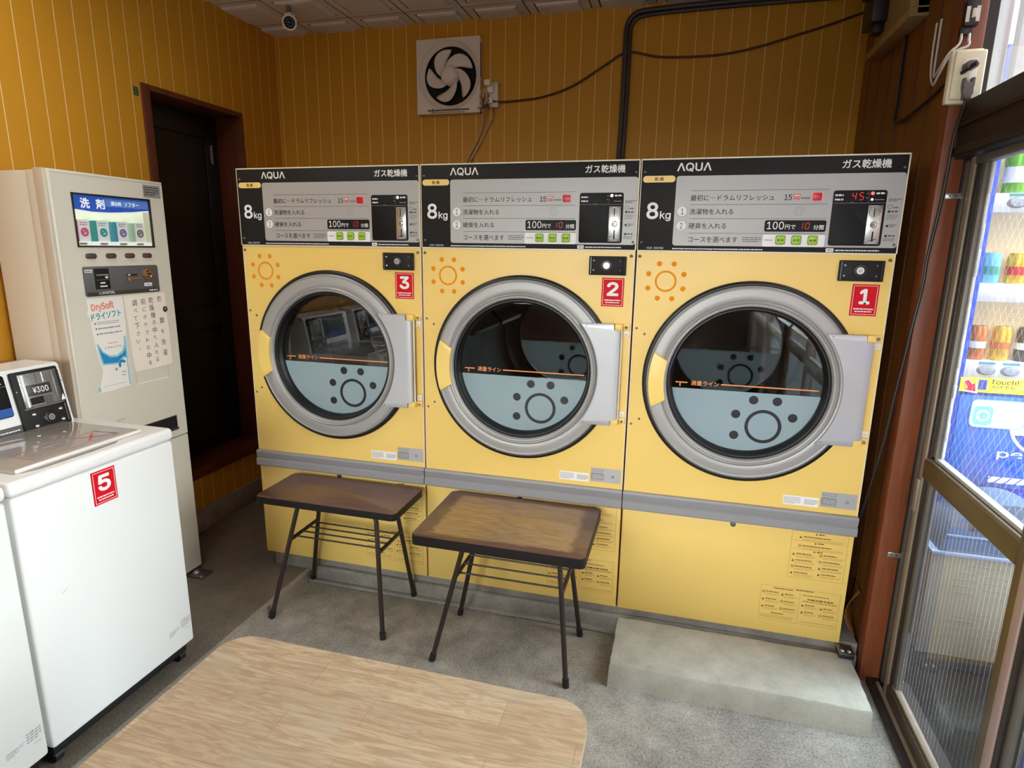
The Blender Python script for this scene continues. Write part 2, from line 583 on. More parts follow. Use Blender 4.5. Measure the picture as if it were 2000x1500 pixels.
class MB:
    def __init__(s, fr=None):
        s.fr = fr or Matrix()
        s.v, s.f, s.m, s.mats = [], [], [], []

    def mi(s, m):
        if m not in s.mats:
            s.mats.append(m)
        return s.mats.index(m)

    def add(s, verts, faces, m, fr=None):
        k = len(s.v)
        T = s.fr @ fr if fr is not None else s.fr
        s.v += [T @ Vector(p) for p in verts]
        i = s.mi(m)
        for f in faces:
            s.f.append(tuple(k + a for a in f))
            s.m.append(i)
        return s

    def addbm(s, bm, m, fr=None):
        bmesh.ops.recalc_face_normals(bm, faces=bm.faces)
        bm.verts.index_update()
        s.add([v.co.copy() for v in bm.verts], [[v.index for v in f.verts] for f in bm.faces], m, fr)
        bm.free()
        return s

    def box(s, u0, u1, v0, v1, w0, w1, m, bev=0.0, seg=2, fr=None):
        bm = bmesh.new()
        bmesh.ops.create_cube(bm, size=1)
        for p in bm.verts:
            p.co = Vector(((u0 + u1) / 2 + p.co.x * (u1 - u0), (v0 + v1) / 2 + p.co.y * (v1 - v0), (w0 + w1) / 2 + p.co.z * (w1 - w0)))
        if bev > 0:
            bmesh.ops.bevel(bm, geom=list(bm.edges), offset=bev, segments=seg, affect='EDGES', profile=0.5)
        return s.addbm(bm, m, fr)

    def prism(s, pts, w0, w1, m, bev=0.0, seg=2, fr=None):
        bm = bmesh.new()
        a = [bm.verts.new((p[0], p[1], w0)) for p in pts]
        b = [bm.verts.new((p[0], p[1], w1)) for p in pts]
        n = len(pts)
        bm.faces.new(a[::-1])
        top = bm.faces.new(b)
        for i in range(n):
            bm.faces.new((a[i], a[(i + 1) % n], b[(i + 1) % n], b[i]))
        if bev > 0:
            bmesh.ops.bevel(bm, geom=list(top.edges), offset=bev, segments=seg, affect='EDGES', profile=0.5)
        return s.addbm(bm, m, fr)

    def cyl(s, u, v, r, w0, w1, m, n=24, r2=None, fr=None, bev=0):
        r2 = r if r2 is None else r2
        if bev:
            return s.lathe(u, v, [(0.0, w0), (r, w0), (r, w1 - bev), (r - bev, w1), (0.0, w1)], m, n, fr=fr)
        return s.lathe(u, v, [(0.0, w0), (r, w0), (r2, w1), (0.0, w1)], m, n, fr=fr)

    def lathe(s, u, v, prof, m, n=64, a0=0.0, a1=2 * PI, fr=None):
        closed = abs(a1 - a0 - 2 * PI) < 1e-6
        k = n if closed else n + 1
        verts, faces = [], []
        for i in range(k):
            a = a0 + (a1 - a0) * i / n
            for r, w in prof:
                verts.append((u + r * math.cos(a), v + r * math.sin(a), w))
        L = len(prof)
        for i in range(n):
            j = (i + 1) % k
            for q in range(L - 1):
                f = [i * L + q, j * L + q, j * L + q + 1, i * L + q + 1]
                if prof[q][0] < 1e-9:
                    f = [i * L + q, j * L + q + 1, i * L + q + 1]
                elif prof[q + 1][0] < 1e-9:
                    f = [i * L + q, j * L + q, i * L + q + 1]
                faces.append(f)
        return s.add(verts, faces, m, fr)

    # flat printed marks, w = height above the surface
    def poly(s, pts, w, m, fr=None):
        return s.add([(p[0], p[1], w) for p in pts], [tuple(range(len(pts)))], m, fr)

    def rect(s, u0, u1, v0, v1, w, m, fr=None):
        return s.poly([(u0, v0), (u1, v0), (u1, v1), (u0, v1)], w, m, fr)

    def rr(s, u0, u1, v0, v1, r, w, m, n=6, fr=None):
        return s.poly(rrpts(u0, u1, v0, v1, r, n), w, m, fr)

    def disc(s, u, v, r, w, m, n=24, fr=None):
        return s.poly([(u + r * math.cos(2 * PI * i / n), v + r * math.sin(2 * PI * i / n)) for i in range(n)], w, m, fr)

    def ring(s, u, v, r0, r1, w, m, n=40, fr=None):
        return s.lathe(u, v, [(r1, w), (r0, w)], m, n, fr=fr)

    def line(s, p, q, th, w, m, fr=None):
        d = Vector((q[0] - p[0], q[1] - p[1])).normalized()
        n = Vector((-d.y, d.x)) * th / 2
        return s.poly([(p[0] - n.x, p[1] - n.y), (q[0] - n.x, q[1] - n.y), (q[0] + n.x, q[1] + n.y), (p[0] + n.x, p[1] + n.y)], w, m, fr)

    def outline(s, u0, u1, v0, v1, th, w, m):
        s.rect(u0, u1, v0, v0 + th, w, m); s.rect(u0, u1, v1 - th, v1, w, m)
        s.rect(u0, u0 + th, v0, v1, w, m); s.rect(u1 - th, u1, v0, v1, w, m)

    def text(s, body, u0, u1, v0, v1, w, m, f=CJK, bold=0.0, res=3, spacing=1.0, fr=None):
        v, fs = text_geo(body, f, 0.0, res, spacing)
        if bold > 0:
            # heavier strokes: the glyphs are laid over themselves, shifted a little in eight directions
            e = bold * (v1 - v0)
            for k in range(8):
                dx, dy = e * math.cos(k * PI / 4), e * math.sin(k * PI / 4)
                s.add([(u0 + e + a * (u1 - u0 - 2 * e) + dx, v0 + e + b * (v1 - v0 - 2 * e) + dy, w + k * 2.5e-5) for a, b in v], fs, m, fr)
            return s
        return s.add([(u0 + a * (u1 - u0), v0 + b * (v1 - v0), w) for a, b in v], fs, m, fr)

    def greek(s, u0, u1, v0, v1, w, m, rows=1, seed=0, fill=0.75):
        """illegibly small print as rows of short dashes"""
        rnd = random.Random(seed)
        h = (v1 - v0) / rows
        for r in range(rows):
            u = u0
            vv = v1 - h * (r + 0.5)
            end = u1 - (rnd.random() * 0.35 * (u1 - u0) if r == rows - 1 and rows > 1 else 0)
            while u < end:
                l = h * (0.5 + rnd.random() * 1.2)
                s.rect(u, min(u + l * 0.8, end), vv - h * fill / 2 * (0.7 + 0.3 * rnd.random()), vv + h * fill / 2 * (0.7 + 0.3 * rnd.random()), w, m)
                u += l
        return s

    def tube(s, pts, r, m, n=8, smooth=0, caps=True, fr=None):
        P = [Vector(p) for p in pts]
        if smooth:
            P = catmull(P, smooth)
        verts, faces = [], []
        t0 = (P[1] - P[0]).normalized()
        up = Vector((0, 0, 1)) if abs(t0.z) < 0.9 else Vector((1, 0, 0))
        a = t0.cross(up).normalized()
        for i, p in enumerate(P):
            t = (P[min(i + 1, len(P) - 1)] - P[max(i - 1, 0)]).normalized()
            a = (a - t * a.dot(t)).normalized()
            b = t.cross(a)
            for k in range(n):
                an = 2 * PI * k / n
                verts.append(p + a * (r * math.cos(an)) + b * (r * math.sin(an)))
        for i in range(len(P) - 1):
            for k in range(n):
                k2 = (k + 1) % n
                faces.append((i * n + k, i * n + k2, (i + 1) * n + k2, (i + 1) * n + k))
        if caps:
            faces.append(tuple(range(n))[::-1])
            faces.append(tuple((len(P) - 1) * n + k for k in range(n)))
        return s.add(verts, faces, m, fr)

    def build(s, name, parent=None, smooth=30, base=None):
        org = Vector(base) if base is not None else (ORG[parent.name] if parent is not None else Vector((0, 0, 0)))
        me = bpy.data.meshes.new(name)
        me.from_pydata([tuple(p - org) for p in s.v], [], s.f)
        for q in s.mats:
            me.materials.append(MATS[q])
        me.polygons.foreach_set('material_index', s.m)
        me.update()
        if smooth:
            me.polygons.foreach_set('use_smooth', [True] * len(me.polygons))
            me.set_sharp_from_angle(angle=math.radians(smooth))
        o = bpy.data.objects.new(name, me)
        COL.objects.link(o)
        if parent is not None:
            o.parent = parent
            ORG[o.name] = org
        else:
            o.location = org
            ORG[o.name] = org
        return o


def rrpts(u0, u1, v0, v1, r, n=6):
    out = []
    for cx, cy, a in ((u1 - r, v1 - r, 0), (u0 + r, v1 - r, PI / 2), (u0 + r, v0 + r, PI), (u1 - r, v0 + r, 1.5 * PI)):
        for i in range(n + 1):
            t = a + PI / 2 * i / n
            out.append((cx + r * math.cos(t), cy + r * math.sin(t)))
    return out


def catmull(P, k):
    out = []
    Q = [P[0] * 2 - P[1]] + P + [P[-1] * 2 - P[-2]]
    for i in range(1, len(Q) - 2):
        for j in range(k):
            t = j / k
            a, b, c, d = Q[i - 1], Q[i], Q[i + 1], Q[i + 2]
            out.append(0.5 * ((2 * b) + (c - a) * t + (2 * a - 5 * b + 4 * c - d) * t * t + (3 * b - a - 3 * c + d) * t ** 3))
    out.append(P[-1])
    return out


ORG = {}


def thing(name, label, cat, loc, group=None):
    o = bpy.data.objects.new(name, None)
    o.empty_display_size = 0.1
    COL.objects.link(o)
    o.location = loc
    ORG[o.name] = Vector(loc)
    return tag(o, label, cat, group)


def tag(o, label, cat, group=None):
    o['label'] = label
    o['category'] = cat
    if group:
        o['group'] = group
    return o


def struct(o, label=None):
    o['kind'] = 'structure'
    if label:
        o['label'] = label
    return o


def copy_tree(root, loc, skip=()):
    r = root.copy()
    COL.objects.link(r)
    r.location = loc
    ORG[r.name] = Vector(loc)

    def rec(src, dst):
        for ch in list(src.children):
            if ch.name.split('.')[0] in skip:
                continue
            c = ch.copy()
            COL.objects.link(c)
            c.parent = dst
            ORG[c.name] = Vector(loc)
            rec(ch, c)
    rec(root, r)
    return r


# ------------------------------------------------------------------ room shell
b = MB(); b.box(0.19, 2.6, YF - 0.1, YB + 0.1, -0.1, 0.0, 'floor_concrete'); struct(b.build('floor'))
b = MB()
b.box(XL - 0.1, 0.186, YF - 0.1, YB + 0.1, -0.1, PZ, 'platform_concrete')
b.prism([(-0.02, 0.0), (0.0, 0.0), (0.008, 0.0), (0.0, PZ + 0.0005), (-0.02, PZ + 0.0005)], 0.0, 1.0, 'step_face_concrete',
        fr=Matrix(((1, 0, 0, 0.186), (0, 0, -4.5, YB), (0, 1, 0, 0), (0, 0, 0, 1))))
struct(b.build('floor_platform'), 'raised brown concrete platform under the washing machines')

# ceiling of pressed square tiles
b = MB()
pit, h0 = 0.252, ZC
nx0, nx1, ny0, ny1 = -2, 9, -18, 1
for i in range(nx0, nx1):
    for j in range(ny0, ny1):
        cx, cy = 0.022 + pit * (i + 0.5), 0.746 + pit * (j + 0.5)
        x_lo, x_hi = max(cx - pit / 2, XL - 0.02), min(cx + pit / 2, XR + 0.15)
        y_lo, y_hi = max(cy - pit / 2, YF), min(cy + pit / 2, YB + 0.02)
        if x_hi - x_lo < 0.005 or y_hi - y_lo < 0.005:
            continue
        sq = [(0.126, 0.008), (0.1235, 0.0), (0.093, 0.001), (0.0905, 0.008), (0.083, -0.004), (0.072, -0.007)]
        vs_, fs_ = [], []
        cl = lambda x, y: (min(max(x, x_lo), x_hi), min(max(y, y_lo), y_hi))
        for h, dz in sq:
            for a_, b_ in ((-1, -1), (1, -1), (1, 1), (-1, 1)):
                x, y = cl(cx + a_ * h, cy + b_ * h)
                vs_.append((x, y, h0 + dz))
        for q in range(len(sq) - 1):
            for e in range(4):
                e2 = (e + 1) % 4
                fs_.append((q * 4 + e, (q + 1) * 4 + e, (q + 1) * 4 + e2, q * 4 + e2))
        k = (len(sq) - 1) * 4
        fs_.append((k + 3, k + 2, k + 1, k))
        b.add(vs_, fs_[:4], 'ceiling_joint_groove'); b.add(vs_, fs_[4:8] + fs_[12:], 'ceiling_white'); b.add(vs_, fs_[8:12], 'ceiling_joint_groove')
        if (i + j) % 2 == 0:
            for q in range(6):
                yy0, yy1 = max(cy - 0.121, y_lo), min(cy + 0.121, y_hi)
                xx = cx + 0.095 + q * 0.0046
                if yy1 - yy0 > 0.02 and xx < x_hi - 0.003 and i > 0:
                    b.box(xx, xx + 0.0026, yy0, yy1, h0 - 0.003, h0 + 0.001, 'ceiling_white')
b.box(XL - 0.1, XR + 0.2, YF - 0.1, YB + 0.1, ZC + 0.01, ZC + 0.06, 'ceiling_white')
struct(b.build('ceiling', smooth=0))

b = MB(); b.box(XL - 0.25, XR + 0.12, YB, YB + 0.1, -0.1, ZC + 0.02, 'wall_yellow_back'); struct(b.build('wall_back'))
# left wall with the recessed doorway
DY0, DY1, DZ0, DZ1 = 0.083, 0.603, 0.27, 1.775
b = MB()
b.box(XL - 0.1, XL, YF - 0.1, DY0, 0.133, ZC + 0.02, 'wall_yellow_left')
b.box(XL - 0.1, XL, DY1, YB, 0.133, ZC + 0.02, 'wall_yellow_left')
b.box(XL - 0.1, XL, DY0, DY1, DZ1, ZC + 0.02, 'wall_yellow_left')
b.box(XL - 0.1, XL, DY0, DY1, 0.133, DZ0, 'wall_yellow_left')
struct(b.build('wall_left'))
b = MB(); b.box(XL - 0.1, XL + 0.006, YF - 0.1, YB, PZ - 0.01, 0.133, 'plinth_concrete', 0.003); struct(b.build('baseboard_left'))
b = MB()
b.box(XL - 0.145, XL + 0.008, DY0, DY0 + 0.034, DZ0, DZ1, 'frame_wood', 0.002)
b.box(XL - 0.145, XL + 0.008, DY1 - 0.012, DY1, DZ0, DZ1, 'frame_wood', 0.002)
b.box(XL - 0.145, XL + 0.008, DY0 + 0.034, DY1 - 0.012, DZ1 - 0.02, DZ1, 'frame_wood', 0.002)
b.box(XL - 0.145, XL + 0.012, DY0 + 0.034, DY1 - 0.012, DZ0, DZ0 + 0.045, 'frame_wood', 0.002)
struct(b.build('trim_1'), 'red-brown wooden frame around the recessed dark door')
b = MB(FYZ(XL - 0.135, 0, 0))
d0, d1, e0, e1 = DY0 + 0.034, DY1 - 0.012, DZ0 + 0.045, DZ1 - 0.02
b.box(d0, d1, e0, e1, -0.02, 0.0, 'dark_door')
b.box(d0, d1, e1 - 0.09, e1, 0.0, 0.012, 'dark_door', 0.002)
b.box(d0, d1, e0, e0 + 0.12, 0.0, 0.012, 'dark_door', 0.002)
b.box(d0, d0 + 0.07, e0 + 0.12, e1 - 0.09, 0.0, 0.012, 'dark_door', 0.002)
b.box(d1 - 0.07, d1, e0 + 0.12, e1 - 0.09, 0.0, 0.012, 'dark_door', 0.002)
b.box(d0 + 0.07, d1 - 0.07, 0.86, 0.95, 0.0, 0.012, 'dark_door', 0.002)
dl = struct(b.build('door_1'), 'black recessed panel door')
b = MB(FYZ(XL - 0.123, 0, 0)); b.lathe(0.16, 1.085, [(0.004, 0), (0.004, 0.012), (0.012, 0.018), (0.013, 0.026), (0.007, 0.032), (0, 0.033)], 'steel', 16); b.build('door_knob', dl)
b = MB(FYZ(XL - 0.123, 0, 0)); b.box(0.545, 0.553, 1.56, 1.64, 0.0, 0.006, 'steel', 0.001); b.build('hinge', dl)

# right wall: wood panelling behind the post, glazed shopfront, end piece
b = MB()
b.box(XR, XR + 0.06, 0.02, YB + 0.02, -0.1, ZC + 0.02, 'panel_wood')
for k in range(6):
    yy = 0.13 + k * 0.13
    b.box(XR - 0.002, XR, yy, yy + 0.004, 0.0, ZC, 'frame_wood')
struct(b.build('wall_right'))
b = MB(); b.box(XR + 0.02, XR + 0.14, YF - 0.1, DOOR_END, -0.1, ZC + 0.02, 'dark_wood'); struct(b.build('wall_right_end'))
b = MB(); b.box(2.032, 2.084, -0.034, 0.03, 0.0, ZC, 'post_wood', 0.004); b.box(2.084, 2.106, -0.03, 0.1, 0.0, ZC, 'alu_dark')
struct(b.build('trim_2'), 'red-brown wooden post between the dryers and the glass door')
b = MB()
b.box(2.086, 2.102, -0.05, -0.031, 0.0, 1.44, 'alu_grey', 0.002)
b.box(2.094, 2.106, -0.09, -0.031, 0.0, 1.44, 'alu_dark', 0.002)
b.box(2.05, 2.16, DOOR_END, -0.031, 0.0, 0.018, 'alu_dark', 0.002)
b.box(2.068, 2.076, DOOR_END, -0.06, 0.018, 0.024, 'alu_tan')
b.box(2.06, 2.16, DOOR_END, -0.031, 1.445, 1.572, 'alu_dark', 0.003)
b.box(2.054, 2.062, DOOR_END, -0.031, 1.452, 1.470, 'alu_dark')
b.box(2.054, 2.062, DOOR_END, -0.031, 1.515, 1.522, 'alu_dark')
b.box(2.06, 2.16, DOOR_END, -0.031, 2.10, ZC, 'alu_dark')
struct(b.build('trim_3'), 'dark bronze aluminium frame and header of the shopfront')
b = MB(); b.box(2.06, 2.16, DOOR_END, TRANSOM_END, 1.572, 2.10, 'dark_wood'); struct(b.build('transom_blocker'), 'panel added out of view above the glass doors to block daylight')  # unseen panel, added to keep transom daylight off the back wall
# upper transom window
for q, (y0, y1) in enumerate(((TRANSOM_END, 0.0),)):
    b = MB(FYZ(2.11, 0, 0))
    m_ = 'alu_pale'
    b.box(y0, y0 + 0.03, 1.572, 2.10, -0.02, 0.03, m_, 0.002)
    b.box(y1 - 0.016, y1, 1.572, 2.10, -0.01, 0.03, m_, 0.002)
    b.box(y1 - 0.105, y1 - 0.075, 1.572, 2.10, 0.015, 0.04, m_, 0.002)
    b.box(y0 + 0.03, y1 - 0.016, 1.572, 1.578, -0.01, 0.03, m_)
    b.box(y0 + 0.03, y1 - 0.016, 2.085, 2.10, -0.01, 0.03, m_)
    f = struct(b.build('window_1'))
    b = MB(FYZ(2.105, 0, 0)); b.rect(y0 + 0.03, y1 - 0.016, 1.578, 2.085, 0.0, 'pane_frosted_upper' if q == 0 else 'pane_clear')
    b.build('pane', f)


# sliding door leaves
def leaf(name, x, y0, y1, stile, label, rail='alu_olive', lead='alu_tan'):
    b = MB(FYZ(x, 0, 0))
    s0, s1 = y1 - 0.024, y1
    b.box(s0, s1, 0.02, 1.442, -0.012, 0.014, lead, 0.002)
    b.box(s0 - 0.016, s0, 0.02, 1.442, -0.008, 0.01, 'alu_dark', 0.001)
    b.box(s0 - 0.036, s0 - 0.016, 0.05, 1.442, -0.004, 0.012, 'alu_grey', 0.001)
    b.box(y0, y0 + 0.045, 0.02, 1.442, -0.012, 0.014, stile, 0.002)
    b.box(y0 + 0.045, s0, 0.02, 0.062, -0.012, 0.014, 'alu_bronze', 0.002)
    b.box(y0 + 0.045, s0, 0.062, 0.072, -0.005, 0.012, 'alu_tan', 0.001)
    b.box(y0 + 0.045, s0, 0.668, 0.716, -0.013, 0.014, rail, 0.002)
    b.box(y0 + 0.045, s0, 0.716, 0.722, -0.010, 0.012, 'alu_tan', 0.001)
    b.box(y0 + 0.045, s0, 0.724, 0.732, -0.004, 0.012, 'alu_pale', 0.001)
    b.box(y0 + 0.045, s0, 1.425, 1.442, -0.012, 0.014, 'alu_grey', 0.002)
    f = struct(b.build(name), label)
    b = MB(FYZ(x + 0.004, 0, 0)); b.rect(y0 + 0.04, s0 - 0.03, 0.73, 1.43, 0, 'pane_wire'); b.build('upper_pane', f)
    b = MB(FYZ(x + 0.004, 0, 0)); b.rect(y0 + 0.04, s0 - 0.03, 0.068, 0.67, 0, 'pane_rib'); b.build('lower_pane', f)
    # old putty bead along the glass edge
    b = MB(FYZ(x + 0.006, 0, 0))
    yy = s0 - 0.036
    rnd = random.Random(3)
    z = 0.735
    while z < 1.42:
        h = 0.03 + rnd.random() * 0.05
        b.box(yy - 0.008 - rnd.random() * 0.005, yy, z, min(z + h, 1.424), 0.0, 0.006, 'putty_white', 0.001)
        z += h
    b.box(yy - 0.007, yy, 0.25, 0.66, 0.0, 0.006, 'alu_grey', 0.001)
    b.build('putty_bead', f)
    return f


l1 = leaf('door_2', 2.088, -0.625, -0.093, 'alu_olive', 'bronze framed sliding glass door leaf beside the post')
b = MB(FYZ(2.07, 0, 0)); b.box(-0.115, -0.098, 0.57, 0.66, 0.0, 0.008, 'alu_tan', 0.002); b.build('finger_pull', l1)
leaf('door_3', 2.066, -1.36, -0.645, 'alu_pink', 'second sliding glass door leaf with pinkish stile', lead='alu_pink')
leaf('door_4', 2.088, -2.10, -1.35, 'alu_olive', 'third sliding glass door leaf')
leaf('door_5', 2.066, DOOR_END, -2.09, 'alu_pink', 'fourth sliding glass door leaf')

# unseen wall behind the viewer, its low window added to light the dryers
WZ0, WZ1 = 0.72, 1.72
b = MB()
b.box(XL - 0.1, XR + 0.14, YF - 0.1, YF, -0.1, WZ0, 'dark_wood')
b.box(XL - 0.1, XR + 0.14, YF - 0.1, YF, WZ1, ZC + 0.02, 'dark_wood')
b.box(XL - 0.1, -0.3, YF - 0.1, YF, WZ0, WZ1, 'dark_wood')
b.box(1.96, XR + 0.14, YF - 0.1, YF, WZ0, WZ1, 'dark_wood')
struct(b.build('wall_front'))
b = MB(FXZ(0, YF - 0.04, 0))
for u in (-0.3, 0.44, 1.18, 1.92):
    b.box(u, u + 0.04, WZ0, WZ1, -0.02, 0.02, 'alu_bronze')
b.box(-0.3, 1.96, WZ0, WZ0 + 0.03, -0.02, 0.02, 'alu_bronze'); b.box(-0.3, 1.96, WZ1 - 0.03, WZ1, -0.02, 0.02, 'alu_bronze')
f = struct(b.build('fill_window'))
b = MB(FXZ(0, YF - 0.04, 0)); b.rect(-0.27, 1.93, WZ0 + 0.02, WZ1 - 0.02, 0, 'pane_clear'); b.build('pane', f)

# plinth under the dryers (front edge slightly rough)
b = MB()
b.box(0.03, 2.03, 0.012, YB, PZ - 0.03, 0.088, 'plinth_concrete')
b.box(0.19, 2.03, -0.006, 0.02, 0.0, 0.060, 'plinth_concrete', 0.008, 3)
b.box(0.19, 1.34, -0.022, 0.0, 0.0, 0.012, 'plinth_concrete', 0.005, 2)
struct(b.build('trim_4'), 'rough concrete plinth under the yellow dryers')
# wooden ledge along the left wall behind the washers
b = MB(); b.box(XL, -0.305, YF, -0.50, 0.845, 0.885, 'ledge_wood', 0.004); b.box(XL, -0.36, YF, -0.50, 0.14, 0.845, 'frame_wood'); struct(b.build('trim_5'), 'brown wooden ledge on the left wall behind the washing machines')

# ------------------------------------------------------------------ gas dryers
W, ZB, ZT = 0.66, 0.089, 1.465
CU, CV = 0.327, 0.855


def seg_digit(mb, ch, u, v, w_, h_, w, m, th=0.0022):
    on = {'0': 'abcdef', '1': 'bc', '4': 'bcfg', '5': 'acdfg'}[ch]
    sl = 0.10
    P = lambda x, y: (u + x * w_ + sl * y * h_ * 0.8, v + y * h_)
    S = {'a': ((0.1, 1), (0.9, 1)), 'b': ((1, 0.95), (1, 0.55)), 'c': ((1, 0.45), (1, 0.05)), 'd': ((0.1, 0), (0.9, 0)),
         'e': ((0, 0.45), (0, 0.05)), 'f': ((0, 0.95), (0, 0.55)), 'g': ((0.1, 0.5), (0.9, 0.5))}
    for k in on:
        mb.line(P(*S[k][0]), P(*S[k][1]), th, w, m)


def number_sign(fr, parent, num, u0, u1, v0, v1, w0=0.0):
    b = MB(fr)
    b.box(u0, u1, v0, v1, w0, w0 + 0.0012, 'sign_red')
    w = w0 + 0.0016
    d = 0.0035
    b.outline(u0 + d, u1 - d, v0 + d, v1 - d, 0.0011, w, 'white_print')
    um, H = (u0 + u1) / 2, v1 - v0
    bw = 0.034 if num != '1' else 0.026
    b.text(num, um - bw / 2, um + bw / 2, v0 + H * 0.37, v0 + H * 0.86, w, 'white_print', INTER, 0.05, 5)
    b.greek(u0 + 0.009, u1 - 0.009, v0 + H * 0.19, v0 + H * 0.25, w, 'white_print', 1, 5)
    b.greek(u0 + 0.012, u1 - 0.011, v0 + H * 0.11, v0 + H * 0.165, w, 'white_print', 1, 6)
    return b.build('number_sign', parent)


def warning_block(b, u0, u1, v0, v1, w, seed, two):
    """printed warning label: thin frame, rows of headings with symbols and fine print"""
    rnd = random.Random(seed)
    L, D = 'faded_brown_print', 'brown_print'
    b.outline(u0, u1, v0, v1, 0.0008, w, L)
    um = (u0 + u1) / 2
    Wd, H = u1 - u0, v1 - v0

    def item(x0, x1, y, tri):
        s_ = 0.0042
        if tri:
            b.poly([(x0, y - s_), (x0 + 2 * s_, y - s_), (x0 + s_, y + s_ * 0.8)], w, D)
        else:
            b.ring(x0 + s_, y, s_ * 0.6, s_, w, D, 14)
        b.greek(x0 + 0.011, x0 + 0.011 + (x1 - x0 - 0.012) * (0.65 + 0.3 * rnd.random()), y - 0.001, y + 0.004, w, D, 1, rnd.random())
        b.greek(x0 + 0.010, x1, y - 0.011, y - 0.003, w, L, 3, rnd.random(), 0.4)
    if not two:
        for k, fy in enumerate((0.965, 0.775, 0.595)):
            b.poly([(um - 0.013, v0 + fy * H - 0.003), (um - 0.006, v0 + fy * H - 0.003), (um - 0.0095, v0 + fy * H + 0.003)], w, D)
            b.greek(um - 0.003, um + 0.012, v0 + fy * H - 0.003, v0 + fy * H + 0.003, w, D, 1, k)
        item(u0 + 0.02, u1 - 0.012, v0 + 0.88 * H, True)
        item(u0 + 0.02, u1 - 0.012, v0 + 0.69 * H, False)
        b.rect(u0, u1, v0 + 0.80 * H, v0 + 0.804 * H, w, L); b.rect(u0, u1, v0 + 0.625 * H, v0 + 0.629 * H, w, L)
        for k in range(4):
            item(u0 + 0.006, um - 0.006, v0 + (0.51 - 0.135 * k) * H, k != 2)
            item(um + 0.004, u1 - 0.006, v0 + (0.53 - 0.135 * k) * H, k > 1)
    else:
        b.rect(um - 0.0004, um + 0.0004, v0, v1 - 0.012, w, L)
        b.greek(u0 + 0.035, um - 0.02, v1 - 0.009, v1 - 0.004, w, D, 1, 1)
        b.greek(um - 0.012, um + 0.035, v1 - 0.006, v1 - 0.001, w, D, 1, 2)
        for k in range(3):
            item(u0 + 0.004, u0 + Wd * 0.24, v1 - 0.022 - k * 0.024, k != 0)
            item(u0 + Wd * 0.26, um - 0.006, v1 - 0.024 - k * 0.024, k == 0)
        for k in range(2):
            item(um + 0.006, um + Wd * 0.23, v1 - 0.050 - k * 0.023, True)
            item(um + Wd * 0.26, u1 - 0.004, v1 - 0.054 - k * 0.023, k == 0)
        b.greek(um + 0.008, u1 - 0.03, v1 - 0.020, v1 - 0.014, w, L, 1, 3)
        b.greek(um + 0.022, u1 - 0.018, v1 - 0.033, v1 - 0.026, w, D, 1, 4)
        b.greek(um + 0.010, u1 - 0.006, v1 - 0.040, v1 - 0.034, w, L, 1, 5)
        b.greek(u0 + 0.035, um - 0.04, v0 + 0.021, v0 + 0.026, w, D, 1, 6)
        b.greek(u0 + 0.004, um - 0.01, v0 + 0.006, v0 + 0.018, w, L, 2, 7, 0.4)
        b.greek(um + 0.008, u1 - 0.004, v0 + 0.006, v0 + 0.012, w, L, 1, 8, 0.4)


